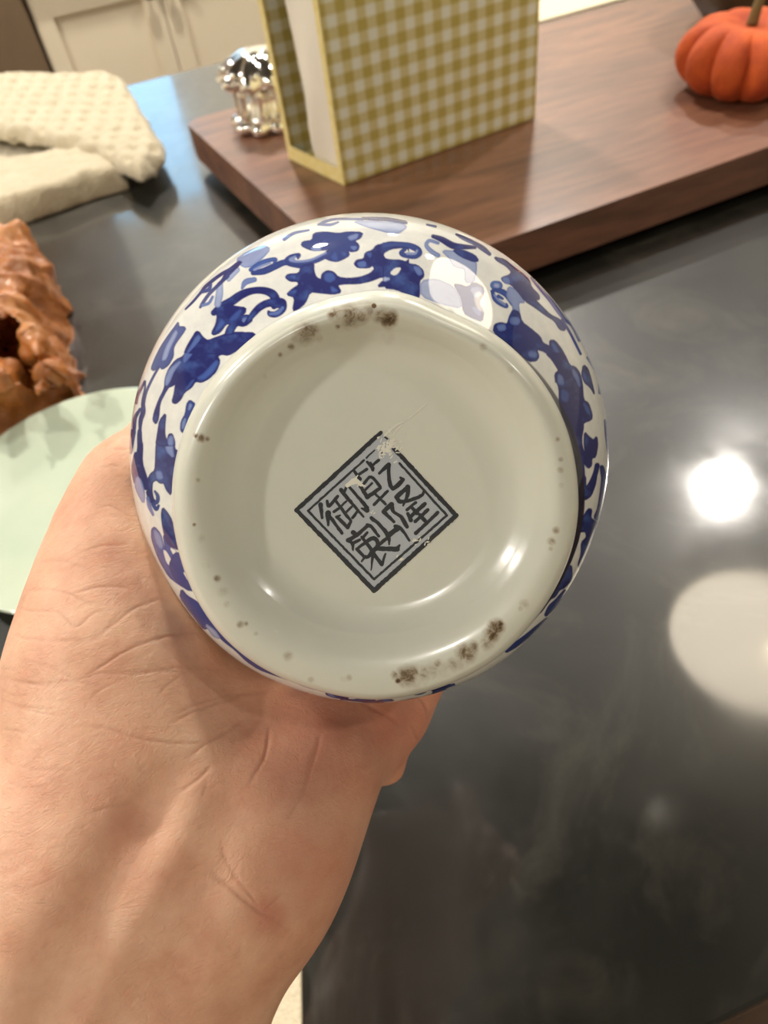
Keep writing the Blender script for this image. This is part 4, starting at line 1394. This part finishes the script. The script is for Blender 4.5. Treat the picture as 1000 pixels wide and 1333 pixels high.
def ribbons(name, sets, z, m, jit=0.0):
    Vs, Fs = [], []
    lift = 0.0
    for (cx, cy, s), strokes in sets:
        for st in strokes:
            p = np.array([(cx + q[0] / s, cy + q[1] / s, q[2] / s) for q in st])
            if len(p) > 2:
                p = smoothpath(p, 4)
            else:
                p = np.array([p[0] * (1 - t_) + p[1] * t_ for t_ in np.linspace(0, 1, max(2, int(np.hypot(*(p[1] - p[0])[:2]) / 3)))])
            if jit:
                p[:, :2] += RNG.uniform(-jit, jit, (len(p), 2))
                p[:, 2] = p[:, 2] * RNG.uniform(1.0, 1.28, len(p)) + .16
            for a, b in zip(p[:-1], p[1:]):
                poly = capsule_poly(a[:2], a[2], b[:2], b[2])
                base = len(Vs)
                for x, y in poly:
                    Vs.append(hit_local_plane(x, y, z - lift))
                Fs.append(tuple(range(base, base + len(poly))))
                lift = (lift + 2e-7) % 1.2e-5
    return meshobj(name, Vs, Fs, m, vase, smooth=False)


gpoly = [hit_local_plane(x, y, BZ + .00001) for x, y in ((385, 664), (496, 562), (595, 671), (487, 770))]
meshobj('seal_ground', gpoly, [(0, 1, 2, 3)], M_SEALG, vase, smooth=False)
ribbons('seal_mark', SEAL, BZ - .00002, M_INK, .28)
CHIPS = [((0, 0, 1), [])]
for cx, cy, n_, ln_, spx, spy in ((506, 584, 90, 5, 12, 10), (463, 628, 12, 5, 7, 4), (545, 700, 1, 3, 2, 2), (541, 707, 6, 4, 5, 5), (553, 707, 4, 5, 6, 4), (521, 728, 4, 4, 5, 5), (482, 668, 4, 3, 4, 2)):
    for k in range(n_):
        x, y = cx + RNG.normal(0, spx * .6), cy + RNG.normal(0, spy * .6)
        a_ = -0.7 + RNG.normal(0, .6)
        l_ = RNG.uniform(.4, 1) * ln_
        CHIPS[0][1].append([(x, y, RNG.uniform(.3, .9)), (x + l_ * math.cos(a_), y + l_ * math.sin(a_), RNG.uniform(.2, .6))])
for pts in ([(500, 568, .6), (508, 560, .8), (517, 553, .7), (525, 549, .4)], [(512, 566, .4), (518, 558, .6), (524, 553, .4)], [(532, 545, .3), (550, 530, .4), (556, 524, .2)], [(452, 632, 2), (462, 626, 3.2), (470, 631, 1.6), (476, 633, .4)]):
    CHIPS[0][1].append(pts)
ribbons('glaze_crackle', CHIPS, BZ - .00006, M_CHIP, .2)

# ================================================================== THE HAND
vc = to_world([0, 0, ZB_])


def vase_sdf(P):
    q = (P - vo) @ VM
    r = np.hypot(q[..., 0], q[..., 1])
    z = q[..., 2]
    k = np.sqrt((r / RB) ** 2 + ((z - ZB_) / BB) ** 2) + 1e-9
    g = np.sqrt((r / RB ** 2) ** 2 + ((z - ZB_) / BB ** 2) ** 2) + 1e-9
    d = k * (k - 1) / g
    zc = np.clip(z, .06, .150)
    neck_ = np.hypot(r, z - zc) - .0190
    return smin(d, neck_, .012)


def hp(px, py, dpt, rpx):
    return at(px, py, dpt), rpx * dpt / F


def vl(deg, r, z, rr):
    a = math.radians(deg)
    return to_world([r * math.cos(a), r * math.sin(a), z]), rr


PALM = [   # (chain of points, blend)
    ([hp(182, 636, .212, 66), hp(166, 690, .212, 80), hp(164, 770, .208, 110), hp(162, 870, .202, 138), hp(170, 980, .196, 150), hp(120, 1120, .190, 155)], .008),   # thumb mound
    ([hp(120, 1120, .190, 155), hp(30, 1300, .185, 160), hp(-110, 1560, .180, 175), hp(-300, 1850, .176, 195)], .012),      # radial forearm
    ([hp(338, 1050, .200, 126), hp(290, 1130, .196, 132), hp(186, 1340, .190, 132), hp(50, 1600, .186, 140), hp(-140, 1860, .182, 155)], .016),     # ulnar forearm
    ([hp(335, 1040, .202, 116), hp(370, 975, .210, 120), hp(415, 915, .228, 108), hp(455, 870, .246, 88)], .010),       # heel, little finger side
    ([hp(250, 1000, .204, 130), hp(300, 960, .222, 125), hp(350, 900, .255, 95), hp(400, 800, .285, 52)], .016),        # middle of the palm
    ([hp(150, 1080, .196, 125), hp(310, 1090, .198, 112)], .016),
]
LUMPS = [
    ([hp(470, 960, .222, 50), hp(505, 935, .232, 44), hp(545, 880, .240, 36)], .005),
    ([hp(484, 985, .226, 36), hp(502, 996, .229, 26)], .004),
    ([hp(515, 920, .238, 42), hp(540, 850, .246, 42)], .005),
]
FINGERS = [   # knuckle to tip round the shoulder and the neck, in the vase's own terms
    [vl(78, .064, .085, .0115), vl(52, .0605, .088, .0088), vl(18, .0570, .089, .0080), vl(-12, .0550, .090, .0072)],
    [vl(86, .058, .101, .0120), vl(52, .0470, .103, .0094), vl(8, .0430, .104, .0088), vl(-30, .0415, .104, .0078)],
    [vl(95, .052, .118, .0122), vl(55, .0370, .1195, .0096), vl(2, .0310, .120, .0090), vl(-50, .0300, .120, .0080)],
    [vl(106, .050, .134, .0120), vl(58, .0345, .1365, .0094), vl(0, .0285, .137, .0088), vl(-48, .0280, .137, .0078)],
]
THUMB = [hp(178, 634, .214, 62), vl(188, .0580, .083, .0112), vl(212, .0490, .094, .0100), vl(238, .0430, .103, .0086)]
PALM2 = [   # bridges from the palm to the knuckles
    [hp(380, 960, .222, 90), vl(80, .068, .083, .0130)],
    [hp(360, 960, .220, 100), vl(90, .064, .101, .0135)],
    [hp(300, 940, .222, 100), vl(102, .060, .118, .0135)],
    [hp(250, 930, .215, 100), vl(116, .058, .134, .0130)],
    [vl(80, .068, .083, .0120), vl(90, .064, .101, .0130), vl(104, .060, .118, .0130), vl(118, .058, .134, .0120)],
]


def hand_f(P):
    d = np.full(P.shape[:-1], 1.0)
    for ch, k in PALM:
        for (a, ra), (b, rb) in zip(ch[:-1], ch[1:]):
            d = smin(d, cone_sdf(P, a, b, ra, rb), k)
    for ch in PALM2:
        for (a, ra), (b, rb) in zip(ch[:-1], ch[1:]):
            d = smin(d, cone_sdf(P, a, b, ra, rb), .012)
    for ch, k in LUMPS:
        for (a, ra), (b, rb) in zip(ch[:-1], ch[1:]):
            d = smin(d, cone_sdf(P, a, b, ra, rb), k)
    e = np.full(P.shape[:-1], 1.0)
    for ch in FINGERS:
        f = np.full(P.shape[:-1], 1.0)
        for (a, ra), (b, rb) in zip(ch[:-1], ch[1:]):
            f = smin(f, cone_sdf(P, a, b, ra, rb), .003)
        e = np.minimum(e, f)
    d = smin(d, e, .006)
    f = np.full(P.shape[:-1], 1.0)
    for (a, ra), (b, rb) in zip(THUMB[:-1], THUMB[1:]):
        f = smin(f, cone_sdf(P, a, b, ra, rb), .004)
    d = smin(d, f, .008)
    s = vase_sdf(P) + .0028
    # flesh gives way where the vase presses into it
    h = np.clip(.5 - .5 * (d + s) / .0012, 0, 1)
    return d * (1 - h) + (-s) * h + .0012 * h * (1 - h)


ptsb = [p for ch, _ in PALM + LUMPS for p in ch] + [p for ch in FINGERS + PALM2 for p in ch] + THUMB
lo = np.min([p - r_ for p, r_ in ptsb], axis=0) - .006
hi = np.max([p + r_ for p, r_ in ptsb], axis=0) + .006
V, Q = surface_nets(hand_f, lo, hi, .0017)
M_SKIN = mat('skin', srgb(214, 160, 128), 0.5, Subsurface_Weight=0.35, Subsurface_Scale=0.006)
bsdf(M_SKIN).inputs['Subsurface Radius'].default_value = (1.0, 0.35, 0.18)
person = empty('person', at(60, 1350, .19), 'bare left hand and forearm, palm up, gripping the vase', 'person')
hand = meshobj('forearm_and_hand', V - np.array(person.location), Q, M_SKIN, person)
subdivided(hand, 2)
me = hand.data
Pw = coords(me) + np.array(person.location)
# wrinkles and tendons
px_, dp_ = project(Pw)
nr = normals(me)
tocam = CAM - Pw
tocam /= np.linalg.norm(tocam, axis=1)[:, None]
face_ = np.clip(np.sum(nr * tocam, 1) * 3, 0, 1)
CREASE = [   # (crop), width px, depth mm, path
    ((0, 550, 3.125), [
        (1.4, .35, [(160, 568), (230, 560), (310, 580), (380, 610)]), (1.5, .4, [(90, 690), (180, 680), (260, 690), (320, 720), (390, 745)]), (1.5, .4, [(300, 700), (380, 675), (450, 665), (540, 678)]),
        (1.5, .4, [(50, 745), (130, 770), (230, 770), (310, 830), (380, 775), (430, 770)]), (1.8, .5, [(280, 910), (380, 880), (450, 830), (520, 775), (600, 735), (690, 715)]),
        (1.5, .4, [(40, 860), (110, 880), (200, 885), (300, 885), (430, 885)]), (1.8, .5, [(310, 1050), (390, 1010), (500, 935), (600, 890), (720, 865), (830, 850)]),
        (1.5, .4, [(70, 960), (160, 980), (250, 1020), (320, 1045), (430, 1020), (540, 1025), (660, 1005), (780, 995), (930, 1005)]), (1.4, .35, [(30, 1050), (120, 1065), (210, 1075), (300, 1060)]),
        (1.3, .3, [(20, 1150), (100, 1165), (180, 1185), (250, 1200)]), (1.3, .3, [(350, 1140), (430, 1080), (530, 1030)]), (1.2, .35, [(395, 185), (450, 175), (500, 178)]), (1.2, .35, [(385, 350), (440, 340), (490, 360), (550, 395)]),
        (1.2, .3, [(440, 375), (480, 385)]), (1.2, .3, [(330, 530), (420, 500), (540, 490)]), (1.1, .3, [(460, 110), (520, 112)]), (1.2, .3, [(440, 830), (470, 790), (500, 760)]), (1.2, .25, [(590, 600), (560, 640), (600, 620)]),
        (2.2, .8, [(700, 1220), (800, 1170), (900, 1130), (1000, 1105)]), (1.2, .25, [(0, 1000), (70, 1010)]), (1.2, .25, [(0, 1090), (60, 1110), (110, 1110)]), (1.2, .3, [(640, 1120), (700, 1050), (780, 1000)])]),
    ((0, 840, 1.6667), [
        (1.8, .5, [(0, 70), (80, 85), (160, 78), (230, 95)]), (1.8, .5, [(150, 175), (230, 180), (310, 205), (400, 212), (480, 205)]), (2.2, .7, [(375, 155), (430, 125), (510, 105), (590, 98)]),
        (2.2, .6, [(400, 250), (450, 210), (500, 180), (535, 150)]), (2, .5, [(375, 330), (430, 290), (460, 260)]), (2.2, .6, [(535, 310), (575, 240), (590, 170)]), (2.2, .6, [(650, 340), (665, 290), (690, 220), (700, 190)]),
        (1.8, .4, [(620, 380), (640, 350), (660, 320)]), (1.6, .4, [(440, 330), (450, 290)]), (3, .6, [(450, 490), (500, 530), (550, 570), (600, 600), (640, 630)]), (2, .4, [(480, 420), (490, 470), (540, 540), (570, 590)]),
        (2, .4, [(560, 590), (590, 560), (610, 540)]), (1.5, .35, [(0, 120), (60, 135), (130, 140)]), (1.4, .3, [(0, 250), (50, 265), (110, 270), (170, 270)]), (1.4, .3, [(0, 180), (60, 190)]), (1.4, .3, [(10, 300), (60, 310), (120, 300)]),
        (1.5, .3, [(190, 365), (240, 350), (300, 345)]), (1.6, .3, [(230, 60), (330, 55), (420, 60)])]),
    ((460, 860, 5.0), [(2.5, .9, [(420, 220), (460, 270), (490, 330), (500, 400)]), (2, .5, [(380, 400), (410, 480), (440, 545)]), (2.4, .8, [(60, 240), (150, 290), (240, 350), (320, 440)])]),
]
disp = np.zeros(len(Pw))
crs = np.zeros(len(Pw))
order = np.argsort(px_[:, 0])
xs = px_[order, 0]
for (cx, cy, s), lst in CREASE:
    for w, dmm, path in lst:
        p = smoothpath(np.array([(cx + x / s, cy + y / s) for x, y in path]), 5)
        mg = 4 * w
        i0, i1 = np.searchsorted(xs, [p[:, 0].min() - mg, p[:, 0].max() + mg])
        c = order[i0:i1]
        c = c[(px_[c, 1] > p[:, 1].min() - mg) & (px_[c, 1] < p[:, 1].max() + mg)]
        if not len(c):
            continue
        q = px_[c] + 2.5 * (np.stack([vnoise(Pw[c], 250, 41), vnoise(Pw[c], 250, 42)], -1) - .5)
        best = np.full(len(c), 1e9)
        tt = np.zeros(len(c))
        for k, (a, b) in enumerate(zip(p[:-1], p[1:])):
            ab = b - a
            t_ = np.clip(((q - a) @ ab) / (ab @ ab + 1e-9), 0, 1)
            dd = np.linalg.norm(q - a - t_[:, None] * ab, axis=1)
            u = dd < best
            best[u] = dd[u]
            tt[u] = (k + t_[u]) / (len(p) - 1)
        w = w * 1.15
        fade = np.clip(4 * tt * (1 - tt) * 1.6, 0, 1) * (.35 + .9 * vnoise(Pw[c], 170, 44))
        g_ = np.exp(-(best / w) ** 2) * fade
        disp[c] = np.maximum(disp[c], g_ * dmm * 0.5e-3)
        crs[c] = np.maximum(crs[c], g_)
# broad relief: hollows (+) and tendon ridges (-), in mm
BROAD = [(34, 1.6, [(205, 1040), (150, 1130), (95, 1230), (50, 1333)]), (26, -1.3, [(255, 1030), (215, 1120), (160, 1230), (110, 1333)]), (30, 1.0, [(300, 1060), (270, 1160), (220, 1280)]),
         (30, -.8, [(90, 1080), (40, 1180), (0, 1280)]), (36, 2.6, [(330, 935), (400, 930), (470, 925)]), (26, 1.2, [(180, 1060), (200, 1075)]), (30, 1.2, [(500, 975), (480, 930)]), (40, -1.0, [(330, 1030), (400, 1080)])]
bro = np.zeros(len(Pw))
for w, dmm, path in BROAD:
    p = smoothpath(np.array(path, float), 5) if len(path) > 2 else np.array(path, float)
    best = np.full(len(Pw), 1e9)
    for a, b in zip(p[:-1], p[1:]):
        ab = b - a
        t_ = np.clip(((px_ - a) @ ab) / (ab @ ab + 1e-9), 0, 1)
        best = np.minimum(best, np.linalg.norm(px_ - a - t_[:, None] * ab, axis=1))
    bro += dmm * 1e-3 * np.exp(-(best / w) ** 2)
tot = (disp + bro * .7) * face_
Pn = Pw - nr * tot[:, None]
me.vertices.foreach_set('co', (Pn - np.array(person.location)).astype(np.float32).ravel())
me.update()
setattrf(me, 'crease', crs * face_)
# rosy blotches of the palm, the strongest painting the shadow below the foot
ROSY_SHADE = [(520, 940, 90, .9), (430, 930, 90, .8), (380, 1000, 70, .6), (350, 1190, 30, .8), (400, 1120, 90, .55), (160, 1075, 45, .5), (570, 910, 60, .7), (320, 1040, 60, .4), (470, 1000, 70, .5), (250, 1150, 80, .15)]
ros = np.zeros(len(Pw))
for x, y, r_, s in ROSY_SHADE:
    ros = np.maximum(ros, s * np.exp(-(((px_[:, 0] - x) ** 2 + (px_[:, 1] - y) ** 2) / r_ ** 2)))
setattrf(me, 'rosy_shade', ros)
tcs = N(M_SKIN, 'ShaderNodeTexCoord').outputs['Object']
m1 = noise(M_SKIN, 60, 8, 0.62, tcs)
sk1 = ramp(M_SKIN, m1, [(0.3, srgb(216, 156, 126)), (0.5, srgb(232, 180, 148)), (0.72, srgb(242, 198, 166))])
ra_ = N(M_SKIN, 'ShaderNodeAttribute', attribute_name='rosy_shade').outputs['Fac']
ca_ = N(M_SKIN, 'ShaderNodeAttribute', attribute_name='crease').outputs['Fac']
sk2 = mixc(M_SKIN, mathn(M_SKIN, 'MULTIPLY', ra_, 0.75), sk1, srgb(198, 112, 92))
sk3 = mixc(M_SKIN, mathn(M_SKIN, 'MULTIPLY', ca_, 0.20), sk2, srgb(168, 96, 72))
L(M_SKIN, sk3, bsdf(M_SKIN).inputs['Base Color'])
vor = N(M_SKIN, 'ShaderNodeTexVoronoi')
vor.feature = 'DISTANCE_TO_EDGE'
vor.inputs['Scale'].default_value = 900
wn = N(M_SKIN, 'ShaderNodeTexNoise')
wn.inputs['Scale'].default_value = 180
L(M_SKIN, tcs, wn.inputs['Vector'])
va = N(M_SKIN, 'ShaderNodeVectorMath')
va.operation = 'SCALE'
va.inputs['Scale'].default_value = 0.004
L(M_SKIN, wn.outputs['Color'], va.inputs[0])
vb = N(M_SKIN, 'ShaderNodeVectorMath')
L(M_SKIN, tcs, vb.inputs[0])
L(M_SKIN, va.outputs[0], vb.inputs[1])
L(M_SKIN, vb.outputs[0], vor.inputs['Vector'])
b1 = bump(M_SKIN, vor.outputs['Distance'], 0.12, 0.0006)
mpw = N(M_SKIN, 'ShaderNodeMapping')
mpw.inputs['Rotation'].default_value = (0.3, 0.2, math.radians(25))
mpw.inputs['Scale'].default_value = (60, 260, 160)
L(M_SKIN, tcs, mpw.inputs['Vector'])
wr = noise(M_SKIN, 1.0, 5, 0.65, mpw.outputs[0], 1.4)
wr = mathn(M_SKIN, 'ABSOLUTE', mathn(M_SKIN, 'SUBTRACT', wr, 0.5))
wrr = N(M_SKIN, 'ShaderNodeMapRange')
L(M_SKIN, wr, wrr.inputs['Value'])
wrr.inputs['From Max'].default_value = 0.06
b15 = bump(M_SKIN, wrr.outputs[0], 0.22, 0.0005, b1)
b2 = bump(M_SKIN, noise(M_SKIN, 320, 4, 0.6, tcs, 0.4), 0.3, 0.0008, b15)
L(M_SKIN, b2, bsdf(M_SKIN).inputs['Normal'])
